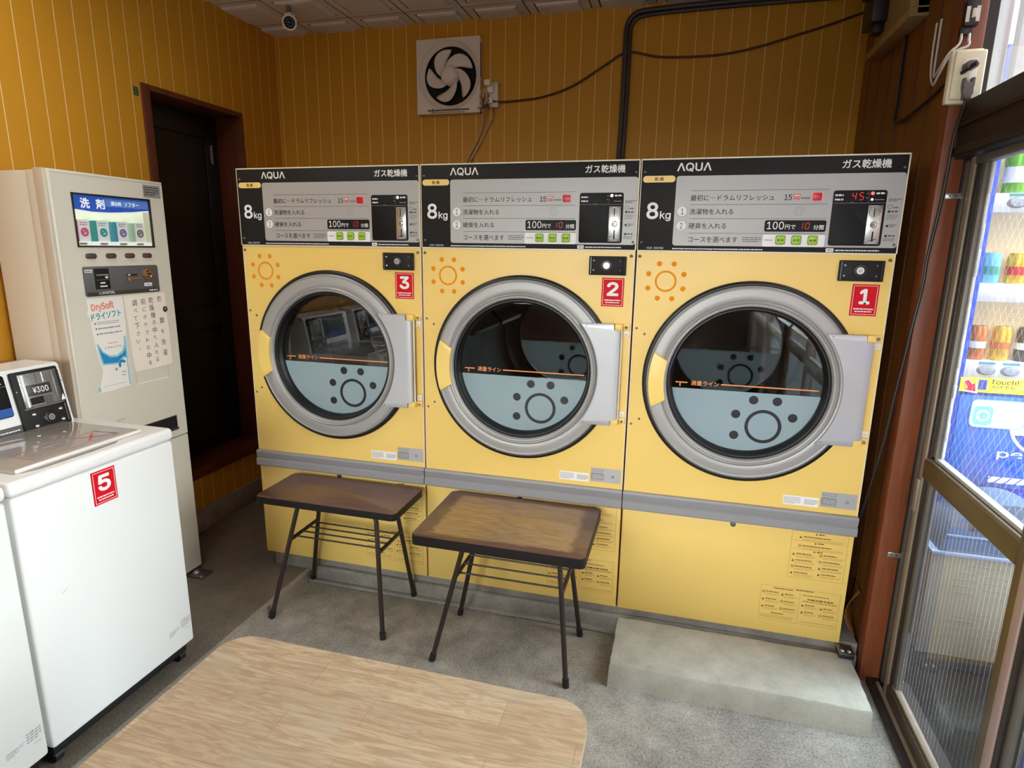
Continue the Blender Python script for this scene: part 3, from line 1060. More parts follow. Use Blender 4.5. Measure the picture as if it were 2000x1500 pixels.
def build_dryer(label):
    t = thing('gas_dryer', label, 'dryer', (0, 0, ZB), 'yellow gas dryers along the back wall')
    F = FXZ(0, 0, 0)
    # ---- cabinet shell with the round opening
    b = MB(F)
    Y = 'dryer_yellow'
    u0, u1, v0, v1 = 0.003, 0.657, 0.4945, 1.2205
    n = 64
    R = 0.214
    corners = []
    ring_v, rect_v = [], []
    for i in range(n):
        a = 2 * PI * i / n
        c_, s_ = math.cos(a), math.sin(a)
        ring_v.append((CU + R * c_, CV + R * s_, 0.0))
        k = min(((u1 if c_ > 0 else u0) - CU) / c_ if abs(c_) > 1e-9 else 1e9, ((v1 if s_ > 0 else v0) - CV) / s_ if abs(s_) > 1e-9 else 1e9)
        rect_v.append((CU + k * c_, CV + k * s_, 0.0))
    b.add(ring_v + rect_v, [(i, n + i, n + (i + 1) % n, (i + 1) % n) for i in range(n)], Y)
    for q in ((u0, v0), (u1, v0), (u1, v1), (u0, v1)):     # fill the corner triangles
        a = math.atan2(q[1] - CV, q[0] - CU) % (2 * PI)
        i = int(a / (2 * PI) * n)
        b.add([rect_v[i], (q[0], q[1], 0.0), rect_v[(i + 1) % n]], [(0, 1, 2)], Y)
    b.lathe(CU, CV, [(R, 0.0), (R, -0.03)], 'gasket_black', n)
    D = -0.62
    b.box(0.003, 0.008, ZB, ZT, D, -0.001, Y)
    b.box(0.652, 0.657, ZB, ZT, D, -0.001, Y)
    b.box(0.003, 0.657, ZT - 0.006, ZT, D, -0.001, 'vend_grey')
    b.box(0.003, 0.657, ZB, ZT, D - 0.004, D, Y)
    b.box(0.003, 0.657, ZB, ZB + 0.004, D, -0.004, Y)
    # cream folded edges of the body
    b.box(0.655, 0.6575, v0, v1, -0.004, 0.0008, 'cream_edge')
    b.box(0.0025, 0.005, v0, v1, -0.004, 0.0008, 'cream_edge')
    b.box(0.003, 0.657, v1 - 0.002, v1 + 0.002, -0.004, 0.001, 'cream_edge')
    # screws and half-round notches
    for u, v in ((0.013, 1.0), (0.0365, 0.9836), (0.013, 0.71), (0.0357, 0.727), (0.012, 1.205), (0.648, 1.205)):
        b.lathe(u, v, [(0.0, 0.003), (0.0022, 0.0026), (0.0038, 0.0)], 'steel_dark', 10)
    for u in (0.012, 0.648):
        b.disc(u - 0.002, 1.2055, 0.0045, 0.0004, 'brown_print', 12)
    # printed sun
    w = 0.0005
    su, sv = 0.0865, 1.137
    b.ring(su, sv, 0.0247, 0.0300, w, 'orange_print')
    for k in range(8):
        a = PI / 8 + k * PI / 4
        b.disc(su + 0.0525 * math.cos(a), sv + 0.0525 * math.sin(a), 0.0072, w, 'orange_print', 20)
    b.build('cabinet', t)
    # ---- drum
    b = MB(F)
    b.lathe(CU, CV, [(0.214, -0.03), (0.235, -0.05), (0.262, -0.06), (0.262, -0.40)], 'drum_steel', 48)
    b.lathe(CU, CV, [(0.262, -0.40), (0.0, -0.40)], 'drum_mirror', 48)
    for k in range(3):
        a = 0.6 + k * 2 * PI / 3
        fr = Matrix.Translation((CU, CV, 0)) @ Matrix.Rotation(a, 4, 'Z')
        b.prism([(0.262, -0.03), (0.205, -0.008), (0.205, 0.008), (0.262, 0.03)], -0.38, -0.10, 'drum_steel', fr=fr)
    b.build('drum', t)
    # ---- lower access panel
    b = MB(F)
    b.box(0.004, 0.656, ZB, 0.440, -0.02, 0.0, Y, 0.0012)
    b.lathe(0.3295, 0.4263, [(0.0, 0.002), (0.004, 0.002), (0.0042, 0.004), (0.0078, 0.0035), (0.0085, 0.0)], 'steel_dark', 20)
    lp = b.build('lower_panel', t)
    b = MB(F); warning_block(b, 0.494, 0.6445, 0.281, 0.430, 0.0005, 1, False); b.build('warning_label', lp)
    b = MB(F); warning_block(b, 0.427, 0.6445, 0.131, 0.2445, 0.0005, 2, True); b.build('warning_label', lp)
    # ---- grey rail
    b = MB(FYZ(0, 0, 0))
    prof = [(0.0, 0.437), (-0.014, 0.437), (-0.017, 0.441), (-0.0165, 0.462), (-0.010, 0.466), (-0.012, 0.470), (-0.015, 0.488), (-0.012, 0.4945), (0.0, 0.4945)]
    b.prism([(a, c) for a, c in prof][::-1], 0.0015, 0.6585, 'rail_grey')
    b.build('kick_rail', t)
    # ---- rating labels
    b = MB(F)
    w = 0.0005
    b.rect(0.4585, 0.5527, 0.508, 0.5366, w, 'white_print')
    b.greek(0.461, 0.505, 0.511, 0.533, w + 0.0003, 'grey_print', 6, 9, 0.5); b.greek(0.515, 0.55, 0.514, 0.530, w + 0.0003, 'grey_print', 5, 10, 0.6)
    b.build('rating_label', t)
    b = MB(F)
    b.rect(0.5577, 0.651, 0.5121, 0.5579, w, 'label_silver')
    b.greek(0.560, 0.600, 0.5375, 0.556, w + 0.0003, 'grey_print', 3, 11, 0.5); b.outline(0.5595, 0.598, 0.521, 0.5385, 0.0012, w + 0.0003, 'dark_print')
    b.greek(0.562, 0.595, 0.524, 0.536, w + 0.0003, 'grey_print', 2, 12, 0.7); b.greek(0.560, 0.600, 0.514, 0.520, w + 0.0003, 'grey_print', 1, 13, 0.5)
    b.rect(0.622, 0.631, 0.528, 0.537, w + 0.0003, 'grey_print')
    b.build('rating_label', t)
    # ---- lock plate
    b = MB(F)
    b.box(0.527, 0.634, 1.150, 1.204, 0.0, 0.007, 'panel_black', 0.0025)
    b.box(0.6255, 0.634, 1.150, 1.204, 0.006, 0.010, 'panel_black', 0.002)
    b.box(0.532, 0.5335, 1.153, 1.201, 0.006, 0.0078, 'steel_dark')
    for u, v in ((0.541, 1.191), (0.541, 1.164), (0.617, 1.191), (0.617, 1.164)):
        b.lathe(u, v, [(0.0, 0.0095), (0.002, 0.009), (0.0034, 0.0068)], 'steel' if u < 0.6 else 'steel_dark', 12)
    lk = b.build('lock_plate', t)
    b = MB(F); b.lathe(0.578, 1.1775, [(0.0, 0.0095), (0.0095, 0.0095), (0.0105, 0.011), (0.0155, 0.0105), (0.0165, 0.0065)], 'gasket_black', 28)
    b.disc(0.578, 1.1775, 0.0092, 0.0101, 'steel', 24); b.ring(0.578, 1.1775, 0.003, 0.0046, 0.0105, 'steel_dark', 16); b.line((0.578, 1.1755), (0.578, 1.1795), 0.001, 0.0107, 'hole_black')
    b.build('lock_cylinder', lk)
    # ---- door
    b = MB(F)
    b.lathe(CU, CV, [(0.2765, 0.002), (0.2765, 0.014), (0.2735, 0.0165), (0.2715, 0.0145), (0.2690, 0.0145), (0.2680, 0.0175), (0.252, 0.0195), (0.2405, 0.0195),
                     (0.2385, 0.0185), (0.2375, 0.022), (0.2350, 0.0265), (0.2315, 0.0285), (0.2290, 0.0265), (0.2280, 0.0245), (0.2255, 0.0260), (0.2225, 0.0250), (0.2195, 0.019), (0.2180, 0.008)], 'ring_silver', 96)
    dr = b.build('door', t, 50)
    b = MB(F)
    b.lathe(CU, CV, [(0.2890, 0.0), (0.2895, 0.005), (0.2865, 0.010), (0.2800, 0.0115), (0.2755, 0.010), (0.2750, 0.0)], 'gasket_black', 96)
    b.build('outer_gasket', dr, 50)
    b = MB(F)
    b.lathe(CU, CV, [(0.2195, 0.006), (0.2185, 0.012), (0.2150, 0.0145), (0.2110, 0.0135), (0.2090, 0.009), (0.2078, -0.004), (0.2055, -0.006), (0.2045, -0.019), (0.2040, -0.024)], 'gasket_black', 96)
    b.build('inner_gasket', dr, 50)
    # glass with the frosted print
    gz = -0.021
    b = MB(F)
    b.disc(CU, CV, 0.2055, gz, 'dryer_glass', 72)
    b.build('door_glass', dr)
    b = MB(F)
    top = 0.827
    rg = 0.2035
    w = gz + 0.0006
    # frosted field = circle segment below "top", minus ring and dots (those are laid on as dark windows)
    a0 = math.asin((top - CV) / rg)
    pts = [(CU + rg * math.cos(a), CV + rg * math.sin(a)) for a in [PI - a0 + (PI + 2 * a0) * i / 60 for i in range(61)]]
    b.poly(pts, w, 'frost_blue')
    ru, rv = 0.386, 0.7285
    b.lathe(ru, rv, [(0.0500, gz + 0.0010), (0.0405, gz + 0.0010)], 'frost_gap_black', 48, 0.0, 2 * PI)
    for k in range(5):
        a = math.radians(22.5 + 45 * k)
        b.disc(ru + 0.083 * math.cos(a), rv + 0.083 * math.sin(a), 0.0128, gz + 0.0010, 'frost_gap_black', 24)
    ol = 'orange_line'
    b.rect(0.262, 0.522, 0.8425, 0.8460, gz + 0.0010, ol)
    b.text('適量ライン', 0.178, 0.256, 0.8370, 0.8515, gz + 0.0010, ol, CJK, 0.012)
    b.rect(0.134, 0.168, 0.8425, 0.8460, gz + 0.0010, ol)
    b.rect(0.1455, 0.1485, 0.832, 0.8425, gz + 0.0010, ol)
    b.build('fill_line_print', dr)
    # handle
    b = MB(F)
    hp = [(0.2235, math.radians(180 - 15.2)), (0.268, math.radians(180 - 17.6))]
    arc = lambda r, a0_, a1_, n_: [(CU + r * math.cos(a0_ + (a1_ - a0_) * i / n_), CV + r * math.sin(a0_ + (a1_ - a0_) * i / n_)) for i in range(n_ + 1)]
    pts = arc(0.270, math.radians(180 - 17.6), math.radians(180 + 17.6), 16) + arc(0.2265, math.radians(180 + 14.6), math.radians(180 - 14.6), 14)
    b.prism(pts, 0.016, 0.034, 'handle_yellow', 0.0035, 3)
    b.build('handle', dr, 40)
    # hinge cover plate
    b = MB(F)
    ta, ba = math.asin(0.1565 / 0.243), -math.asin(0.150 / 0.243)
    pts = arc(0.243, ba, ta, 24)
    pts = [(0.6105, 0.705), (0.6105, 0.7235), (0.6290, 0.7235), (0.6290, 0.993), (0.6105, 0.993), (0.6105, 1.0115)] + pts[::-1]
    b.prism(pts, 0.018, 0.030, 'hinge_cover_silver', 0.0012, 2)
    for u, v in ((0.53, 1.004), (0.531, 0.712)):
        b.disc(u, v, 0.0016, 0.0304, 'dark_print', 8)
    b.build('hinge_cover', dr)
    for v in (1.001, 0.715):
        b = MB(F)
        sgn = 1 if v > 0.9 else -1
        b.box(0.6125, 0.634, v - 0.0085, v + 0.0105, 0.0, 0.026, 'dryer_yellow', 0.002)
        b.box(0.634, 0.6535, v - 0.0085, v + 0.0105, 0.0, 0.006, 'dryer_yellow', 0.0015)
        b.box(0.636, 0.6535, v - sgn * 0.021 - 0.009, v - sgn * 0.021 + 0.011, 0.0, 0.004, 'cream_edge', 0.001)
        b.lathe(0.644, v, [(0.0, 0.0105), (0.0035, 0.0095), (0.0045, 0.006)], 'steel_dark', 12)
        b.lathe(0.6445, v - sgn * 0.021, [(0.0, 0.006), (0.002, 0.0055), (0.003, 0.004)], 'cream_edge', 10)
        b.build('hinge', dr)
    b = MB(F); b.tube([(0.6315, 0.722, 0.012), (0.6315, 0.994, 0.012)], 0.0035, 'cream_edge', 8); b.build('hinge_rod', dr)
    # ---- control panel
    b = MB(F)
    b.box(0.003, 0.657, 1.2225, 1.4650, -0.02, 0.003, 'panel_black', 0.001)
    b.box(0.002, 0.658, 1.4640, 1.4675, -0.03, 0.0045, 'cream_edge')
    b.box(0.6555, 0.6585, 1.2215, 1.466, -0.03, 0.0045, 'cream_edge')
    b.box(0.0015, 0.0035, 1.2215, 1.466, -0.03, 0.0035, 'cream_edge')
    b.box(0.003, 0.657, 1.2208, 1.2228, -0.02, 0.004, 'cream_edge')
    w = 0.0034
    wp = 'white_print'
    b.rr(0.0976, 0.655, 1.2363, 1.4213, 0.008, w, 'silver_print')
    b.text('ΛQUΛ', 0.0972, 0.1870, 1.4320, 1.4552, w, wp, INTER, 0.028, 5)
    b.text('ガス乾燥機', 0.5058, 0.6180, 1.4327, 1.4548, w, wp, CJK, 0.018, 3)
    b.rr(0.0075, 0.0945, 1.4052, 1.4228, 0.0087, w, 'yellow_pill')
    b.text('乾 燥', 0.039, 0.0635, 1.4092, 1.4190, w + 0.0004, 'brown_print', CJK, 0.02)
    b.text('8', 0.0220, 0.0545, 1.3075, 1.3525, w, wp, INTER, 0.034, 6)
    b.text('kg', 0.0590, 0.0882, 1.3022, 1.3290, w, wp, INTER, 0.02, 5)
    g = w + 0.0004
    for v in (1.3826, 1.3458, 1.3090, 1.2703):
        b.rect(0.139, 0.4835, v - 0.0005, v + 0.0005, g, 'line_print')
    dk = 'dark_print'
    b.text('最初に…ドラムリフレッシュ', 0.1385, 0.3511, 1.3556, 1.3712, g, dk, CJK, 0.004)
    b.text('15', 0.3761, 0.3945, 1.3562, 1.3705, g, dk, CJK, 0.012)
    b.rr(0.3975, 0.4145, 1.3642, 1.3722, 0.002, g, 'label_pink')
    b.greek(0.3995, 0.4125, 1.3655, 1.3710, g + 0.0003, wp, 1, 3)
    b.outline(0.3985, 0.4135, 1.3560, 1.3635, 0.0006, g, 'label_pink'); b.greek(0.400, 0.4125, 1.3572, 1.3622, g, 'label_pink', 1, 4)
    for k in range(6):
        b.rect(0.417 + k * 0.0028, 0.4184 + k * 0.0028, 1.3590, 1.3630, g, dk)
    b.poly([(0.4345, 1.3585), (0.4345, 1.3635), (0.4385, 1.3610)], g, dk)
    for k, (v, s_) in enumerate(((1.3279, '1'), (1.2901, '2'))):
        b.disc(0.1182, v, 0.0138, g, 'line_print', 32); b.disc(0.1182, v, 0.0131, g + 0.0003, wp, 32)
        b.text(s_, 0.1145 + 0.001 * (k == 0), 0.1218, v - 0.0078, v + 0.0078, g + 0.0006, dk, INTER, 0.0, 5)
    b.text('洗濯物を入れる', 0.1380, 0.2517, 1.3195, 1.3350, g, dk, CJK, 0.004)
    b.text('硬貨を入れる', 0.1381, 0.2365, 1.2820, 1.2975, g, dk, CJK, 0.004)
    b.text('コースを選べます', 0.1399, 0.2683, 1.2455, 1.2610, g, dk, CJK, 0.004)
    b.greek(0.281, 0.329, 1.2465, 1.2620, g, 'line_print', 3, 21, 0.45)
    for k in range(12):           # speaker holes
        a = 2 * PI * k / 12
        b.disc(0.416 + 0.0115 * math.cos(a), 1.3282 + 0.0115 * math.sin(a), 0.0009, g, dk, 6)
        if k % 2 == 0:
            b.disc(0.416 + 0.006 * math.cos(a), 1.3282 + 0.006 * math.sin(a), 0.0009, g, dk, 6)
    b.rr(0.3338, 0.4844, 1.2753, 1.3050, 0.005, g, 'window_black')
    h = g + 0.0004
    b.text('100', 0.3400, 0.3820, 1.2815, 1.3012, h, wp, INTER, 0.004, 4)
    b.text('円で', 0.3850, 0.4105, 1.2815, 1.2935, h, wp, CJK, 0.012)
    b.text('分間', 0.4540, 0.4790, 1.2810, 1.2930, h, wp, CJK, 0.012)
    seg_digit(b, '1', 0.4215, 1.2830, 0.006, 0.0155, h, 'digit_dim'); seg_digit(b, '0', 0.4345, 1.2830, 0.0085, 0.0155, h, 'digit_dim')
    b.rr(0.3320, 0.4850, 1.2365, 1.2680, 0.004, g, wp)
    b.greek(0.3375, 0.3565, 1.2505, 1.2565, h, 'grey_print', 1, 31, 0.5)
    # fine print beside and below
    for k, v in enumerate((1.3267, 1.2911, 1.2662)):
        b.poly([(0.6215, v), (0.6285, v + 0.0045), (0.6285, v - 0.0045)], g, dk)
        b.greek(0.6305, 0.6475, v - 0.0040, v + 0.0045, g, 'line_print', 1 + (k == 1), 40 + k, 0.6)
    b.greek(0.622, 0.652, 1.3505, 1.3590, g, 'line_print', 2, 50, 0.6)
    b.ring(0.6275, 1.3385, 0.0045, 0.0055, g, 'line_print', 16); b.greek(0.6345, 0.6475, 1.3335, 1.3390, g, 'line_print', 1, 51, 0.7)
    b.greek(0.6225, 0.648, 1.3070, 1.3200, g, 'line_print', 3, 52, 0.35); b.greek(0.6215, 0.648, 1.2520, 1.2610, g, 'line_print', 2, 53, 0.45)
    b.rr(0.4903, 0.5089, 1.2243, 1.2338, 0.0015, w, wp); b.greek(0.494, 0.506, 1.2262, 1.2320, w + 0.0004, 'grey_print', 1, 54, 0.8)
    b.greek(0.5128, 0.6166, 1.2262, 1.2312, w, wp, 1, 55, 0.7)
    b.greek(0.0982, 0.3356, 1.2255, 1.2303, w, wp, 1, 56, 0.7)
    b.text('HCD-3087GC', 0.0283, 0.0743, 1.2263, 1.2318, w, wp, INTER, 0.0, 1)
    for u, v in ((0.012, 1.4335), (0.648, 1.4335), (0.013, 1.2440), (0.6485, 1.2443)):
        b.lathe(u, v, [(0.0, 0.0062), (0.0022, 0.0058), (0.0040, 0.003)], 'steel_dark', 12)
    cp = b.build('control_panel', t)
    # buttons
    b = MB(F)
    b.prism(rrpts(0.4415, 0.4685, 1.3525, 1.3760, 0.004), 0.003, 0.0055, 'button_rim_pink', 0.0006)
    b.prism(rrpts(0.4440, 0.4660, 1.3545, 1.3740, 0.003), 0.005, 0.0078, 'button_red', 0.001)
    b.build('refresh_button', cp)
    for k, u in enumerate((0.3768, 0.4160, 0.4558)):
        b = MB(F)
        b.prism(rrpts(u - 0.0122, u + 0.0122, 1.2420, 1.2660, 0.004), 0.003, 0.0055, 'button_green_rim', 0.0006)
        b.prism(rrpts(u - 0.0106, u + 0.0106, 1.2436, 1.2644, 0.003), 0.005, 0.0068, 'button_green', 0.0008)
        for s_ in (-0.0045, 0.0045):
            b.greek(u + s_ - 0.0032, u + s_ + 0.0032, 1.2505, 1.2570, 0.0072, 'brown_print', 1, k, 0.9)
        b.build('course_button', cp)
    # coin slot plate
    b = MB(F)
    b.box(0.5780, 0.6112, 1.2455, 1.3420, 0.003, 0.0062, 'steel', 0.0006)
    for u in (0.5815, 0.6078):
        for v in (1.2490, 1.3385):
            b.disc(u, v, 0.0013, 0.0066, 'dark_print', 8)
    b.ring(0.593, 1.3265, 0.0118, 0.0135, 0.0066, 'steel_dark', 24)
    b.box(0.5918, 0.5940, 1.3155, 1.3370, 0.006, 0.0068, 'hole_black')
    b.lathe(0.5946, 1.2940, [(0.0, 0.0105), (0.0062, 0.010), (0.0085, 0.0065)], 'steel', 20); b.disc(0.5925, 1.2935, 0.0042, 0.0109, 'steel_dark', 14)
    b.box(0.5932, 0.5966, 1.2570, 1.2770, 0.006, 0.0068, 'hole_black')
    b.line((0.5845, 1.2525), (0.6050, 1.2580), 0.0035, 0.0072, 'steel_dark'); b.box(0.5925, 0.5975, 1.2520, 1.2585, 0.006, 0.0085, 'breaker_black', 0.001)
    b.build('coin_slot_plate', cp)
    return t, cp, F


def dryer_window(F, cp, digits, org_from):
    b = MB(F)
    g = 0.0038
    b.prism(rrpts(0.4930, 0.6170, 1.2410, 1.3795, 0.006), 0.003, 0.0042, 'window_black', 0.0004)
    h = 0.0046
    b.rect(0.4940, 0.6160, 1.3472, 1.3480, h, 'grey_print')
    for v in (1.3675, 1.3568):
        b.greek(0.4975, 0.5170, v - 0.0030, v + 0.0030, h, 'white_print', 1, v, 0.8)
    b.greek(0.5345, 0.5425, 1.3488, 1.3505, h, 'grey_print', 1, 1)
    b.rect(0.5762, 0.5766, 1.3495, 1.3785, h, 'grey_print')
    b.greek(0.5920, 0.6125, 1.3680, 1.3748, h, 'white_print', 1, 77, 0.8); b.greek(0.590, 0.6115, 1.3540, 1.3580, h, 'grey_print', 1, 78, 0.7)
    b.greek(0.5705, 0.5745, 1.3690, 1.3730, h, 'grey_print', 1, 79); b.greek(0.5700, 0.5740, 1.3585, 1.3625, h, 'grey_print', 1, 80)
    if digits:
        seg_digit(b, digits[0], 0.5370, 1.3560, 0.0085, 0.0175, h, 'digit_red', 0.0020)
        seg_digit(b, digits[1], 0.5540, 1.3560, 0.0085, 0.0175, h, 'digit_red', 0.0020)
    return b.build('display_window', cp, base=org_from), h


def dryer_lamps(F, win, base, both):
    b = MB(F)
    b.lathe(0.5838, 1.3715, [(0.0, 0.0062), (0.0030, 0.0058), (0.0042, 0.0044)], 'lamp_pale' if not both else 'lamp_red', 16)
    b.build('indicator_lamp', win, base=base)
    if both:
        b = MB(F); b.lathe(0.5838, 1.3565, [(0.0, 0.0060), (0.0022, 0.0056), (0.0030, 0.0044)], 'lamp_pale', 16)
        b.build('indicator_lamp', win, base=base)


D3, cp3, FR = build_dryer('yellow gas dryer with red number 3 sticker, nearest the dark doorway')
D2 = copy_tree(D3, (W, 0, ZB))
D2['label'] = 'yellow gas dryer with red number 2 sticker, between the two other dryers'
D1 = copy_tree(D3, (2 * W, 0, ZB))
D1['label'] = 'yellow gas dryer with red number 1 sticker and lit 45 display beside the post'
for root, num, dig in ((D3, '3', None), (D2, '2', None), (D1, '1', '45')):
    base = (0, 0, ZB)
    cp = [c for c in root.children if c.name.split('.')[0] == 'control_panel'][0]
    win, _ = dryer_window(FR, cp, dig, base)
    dryer_lamps(FR, win, base, num == '1')
    s = number_sign(FR, D3, num, 0.5665, 0.6305, 1.0600, 1.1425)
    s.parent = root
    s['label'] = 'red sticker with white number ' + num

# levelling foot bracket beside dryer 1
b = MB(FXY(1.985, -0.035, 0.0))
b.box(-0.02, 0.022, -0.022, 0.022, 0.0885, 0.093, 'steel_dark', 0.001)
b.box(-0.02, 0.022, -0.022, 0.022, 0.0765, 0.0885, 'caster_black', 0.003)
for u in (-0.008, 0.010):
    b.lathe(u, -0.008, [(0.0, 0.0975), (0.004, 0.097), (0.006, 0.093)], 'steel', 10)
foot = b.build('levelling_foot', base=(1.985, -0.035, 0.07))
foot.parent = D1; foot.location = Vector((1.985, -0.035, 0.07)) - Vector((2 * W, 0, ZB)); foot['label'] = 'dark metal levelling foot'

# concrete slab step in front of dryer 1
b = MB()
rnd = random.Random(4)
bm = bmesh.new()
S0, S1, T0, T1, HS = 1.330, 2.000, -0.262, -0.030, 0.075
nu, nv = 26, 9
grid = [[bm.verts.new((S0 + (S1 - S0) * i / nu, T0 + (T1 - T0) * j / nv, HS + (rnd.random() - 0.5) * 0.0012)) for j in range(nv + 1)] for i in range(nu + 1)]
for i in range(nu):
    for j in range(nv):
        bm.faces.new((grid[i][j], grid[i + 1][j], grid[i + 1][j + 1], grid[i][j + 1]))
rim = [grid[i][0] for i in range(nu + 1)] + [grid[nu][j] for j in range(1, nv + 1)] + [grid[i][nv] for i in range(nu - 1, -1, -1)] + [grid[0][j] for j in range(nv - 1, 0, -1)]
for v in rim:
    v.co.x += (rnd.random() - 0.5) * 0.003; v.co.y += (rnd.random() - 0.5) * 0.003; v.co.z -= 0.002
prev = rim
for dz, grow in ((0.006, 0.0025), (0.04, 0.004), (HS, 0.006)):
    cur = []
    for v in rim:
        sx_ = 1 if v.co.x > (S0 + S1) / 2 + 0.3 else (-1 if v.co.x < S0 + 0.02 else 0)
        sy_ = -1 if v.co.y < T0 + 0.02 else 0
        cur.append(bm.verts.new((v.co.x + sx_ * grow, v.co.y + sy_ * grow + (rnd.random() - 0.5) * 0.002, max(0.0, HS - dz))))
    for i in range(len(rim)):
        k = (i + 1) % len(rim)
        bm.faces.new((prev[i], cur[i], cur[k], prev[k]))
    prev = cur
b.addbm(bm, 'slab_concrete')
tag(b.build('concrete_step', smooth=40, base=(1.665, -0.14, 0)), 'pale concrete slab step on the floor in front of dryer 1', 'step')

# ------------------------------------------------------------------ washing machines
WY0, WY1, WX = -0.950, -0.525, 0.148


def build_washer(label):
    t = thing('washing_machine', label, 'washing machine', (-0.12, (WY0 + WY1) / 2, PZ), 'white washing machines along the left wall')
    F = FYZ(0, 0, 0)
    b = MB(F)
    b.box(WY0, WY1, 0.094, 0.702, -0.34, WX, 'washer_white', 0.008, 3)
    b.box(WY0 + 0.012, WY1 - 0.012, 0.060, 0.10, -0.33, WX - 0.02, 'caster_black', 0.004)
    w = WX + 0.0004
    # small faded label at the lower right, and a scratch
    b.greek(WY1 - 0.085, WY1 - 0.060, 0.150, 0.166, w, 'grey_print', 4, 3, 0.45); b.greek(WY1 - 0.042, WY1 - 0.010, 0.154, 0.180, w, 'label_silver', 4, 4, 0.7)
    b.greek(WY1 - 0.058, WY1 - 0.045, 0.158, 0.168, w, 'grey_print', 2, 6, 0.3)
    b.greek(WY1 - 0.03, WY1 - 0.012, 0.142, 0.148, w, 'label_silver', 2, 5, 0.4)
    b.line((-0.878, 0.446), (-0.862, 0.453), 0.0008, w, 'grey_print')
    b.build('body', t)
    b = MB(F); b.box(WY0 - 0.003, WY1 + 0.003, 0.704, 0.738, -0.34, WX + 0.004, 'washer_rim_white', 0.012, 4); b.build('top_rim', t)
    # lid
    b = MB(FXY(0, 0, 0))
    b.box(-0.150, 0.112, -0.908, -0.586, 0.737, 0.7475, 'lid_grey', 0.003, 2)
    b.box(0.106, 0.114, -0.906, -0.588, 0.740, 0.7480, 'lid_edge', 0.002, 2)
    w = 0.7479
    b.poly([(0.014, -0.635), (0.087, -0.631), (0.0865, -0.633), (0.0155, -0.637)], w, 'sign_red')
    for p, q in (((0.0135, -0.846), (0.0135, -0.636)), ((0.087, -0.843), (0.087, -0.632)), ((0.0135, -0.846), (0.087, -0.843)), ((0.0135, -0.636), (0.087, -0.632))):
        b.line(p, q, 0.0016, w, 'label_pink')
    b.line((0.024, -0.70), (0.076, -0.652), 0.006, w, 'label_pink'); b.line((0.074, -0.70), (0.026, -0.652), 0.006, w, 'label_pink')
    LF = Matrix(((0, -1, 0, 0), (1, 0, 0, 0), (0, 0, 1, 0), (0, 0, 0, 1)))
    mb2 = MB(LF)                                 # print reads from the front of the machine
    mb2.greek(-0.835, -0.73, -0.080, -0.030, w, 'dark_print', 5, 8, 0.4)
    for i, f in enumerate(mb2.f):
        b.add([mb2.v[k] for k in f], [tuple(range(len(f)))], 'grey_print')
    b.build('lid', t)
    b = MB(FXY(0, 0, 0))
    b.prism([(0.1165, -0.90), (0.1165, -0.66), (0.124, -0.675), (0.1275, -0.74), (0.126, -0.86)], 0.7365, 0.7386, 'recess_grey'); b.build('finger_recess', t)
    # console
    b = MB()
    ang = math.atan2(0.030, 0.162)
    prof = [(-0.155, 0.737), (-0.184, 0.896), (-0.190, 0.902), (-0.300, 0.902), (-0.300, 0.737)]
    b.prism(prof, 0.552, 0.925, 'washer_white', 0.006, 3, fr=Matrix(((1, 0, 0, 0), (0, 0, -1, 0), (0, 1, 0, 0), (0, 0, 0, 1))))
    cons = b.build('console', t, 40)
    # console graphics lie in the tilted front plane
    th = math.atan2(0.029, 0.159)
    CF = Matrix.Translation((-0.155, 0, 0.737)) @ Matrix(((0, -math.sin(th), math.cos(th), 0), (1, 0, 0, 0), (0, math.cos(th), math.sin(th), 0), (0, 0, 0, 1)))
    b = MB(CF)
    b.prism(rrpts(-0.885, -0.699, 0.052, 0.158, 0.006), 0.0, 0.002, 'window_black', 0.0006)
    b.rect(-0.885, -0.700, 0.130, 0.1308, 0.0024, 'grey_print'); b.rect(-0.884, -0.700, 0.054, 0.075, 0.0024, 'blue_print')
    b.text('ΛQUΛ', -0.79, -0.708, 0.136, 0.151, 0.0024, 'white_print', INTER, 0.012, 4)
    b.prism(rrpts(-0.885, -0.683, 0.004, 0.027, 0.003), 0.0, 0.0015, 'vend_grey', 0.0004)
    b.greek(-0.80, -0.695, 0.013, 0.018, 0.002, 'white_print', 1, 2, 0.6)
    b.build('display_panel', cons)
    b = MB(CF)
    b.box(-0.688, -0.564, 0.0, 0.160, 0.0, 0.010, 'panel_black', 0.004)
    b.box(-0.677, -0.567, 0.0605, 0.0625, 0.009, 0.0125, 'steel')
    b.box(-0.572, -0.5665, 0.004, 0.150, 0.009, 0.014, 'panel_black', 0.002)
    b.box(-0.573, -0.5722, 0.008, 0.056, 0.0095, 0.012, 'grey_print')
    b.box(-0.6725, -0.572, 0.064, 0.152, 0.0095, 0.0115, 'coinbox_grey', 0.001)
    b.box(-0.6675, -0.6615, 0.065, 0.150, 0.011, 0.0145, 'white_print', 0.001)
    b.box(-0.659, -0.597, 0.0925, 0.121, 0.011, 0.0130, 'coinbox_dark', 0.0006)
    b.text('¥300', -0.6455, -0.6045, 0.0985, 0.1140, 0.0134, 'white_print', INTER, 0.02, 4)
    b.box(-0.630, -0.6275, 0.123, 0.150, 0.011, 0.0118, 'steel_dark'); b.box(-0.6135, -0.6105, 0.124, 0.150, 0.011, 0.0122, 'white_print')
    b.box(-0.587, -0.575, 0.066, 0.150, 0.011, 0.0135, 'steel_dark', 0.001)
    b.box(-0.657, -0.622, 0.070, 0.088, 0.011, 0.0118, 'hole_black'); b.box(-0.620, -0.600, 0.066, 0.088, 0.011, 0.0120, 'steel_dark')
    b.poly([(-0.580, 0.066), (-0.568, 0.066), (-0.572, 0.084)], 0.0145, 'white_print')
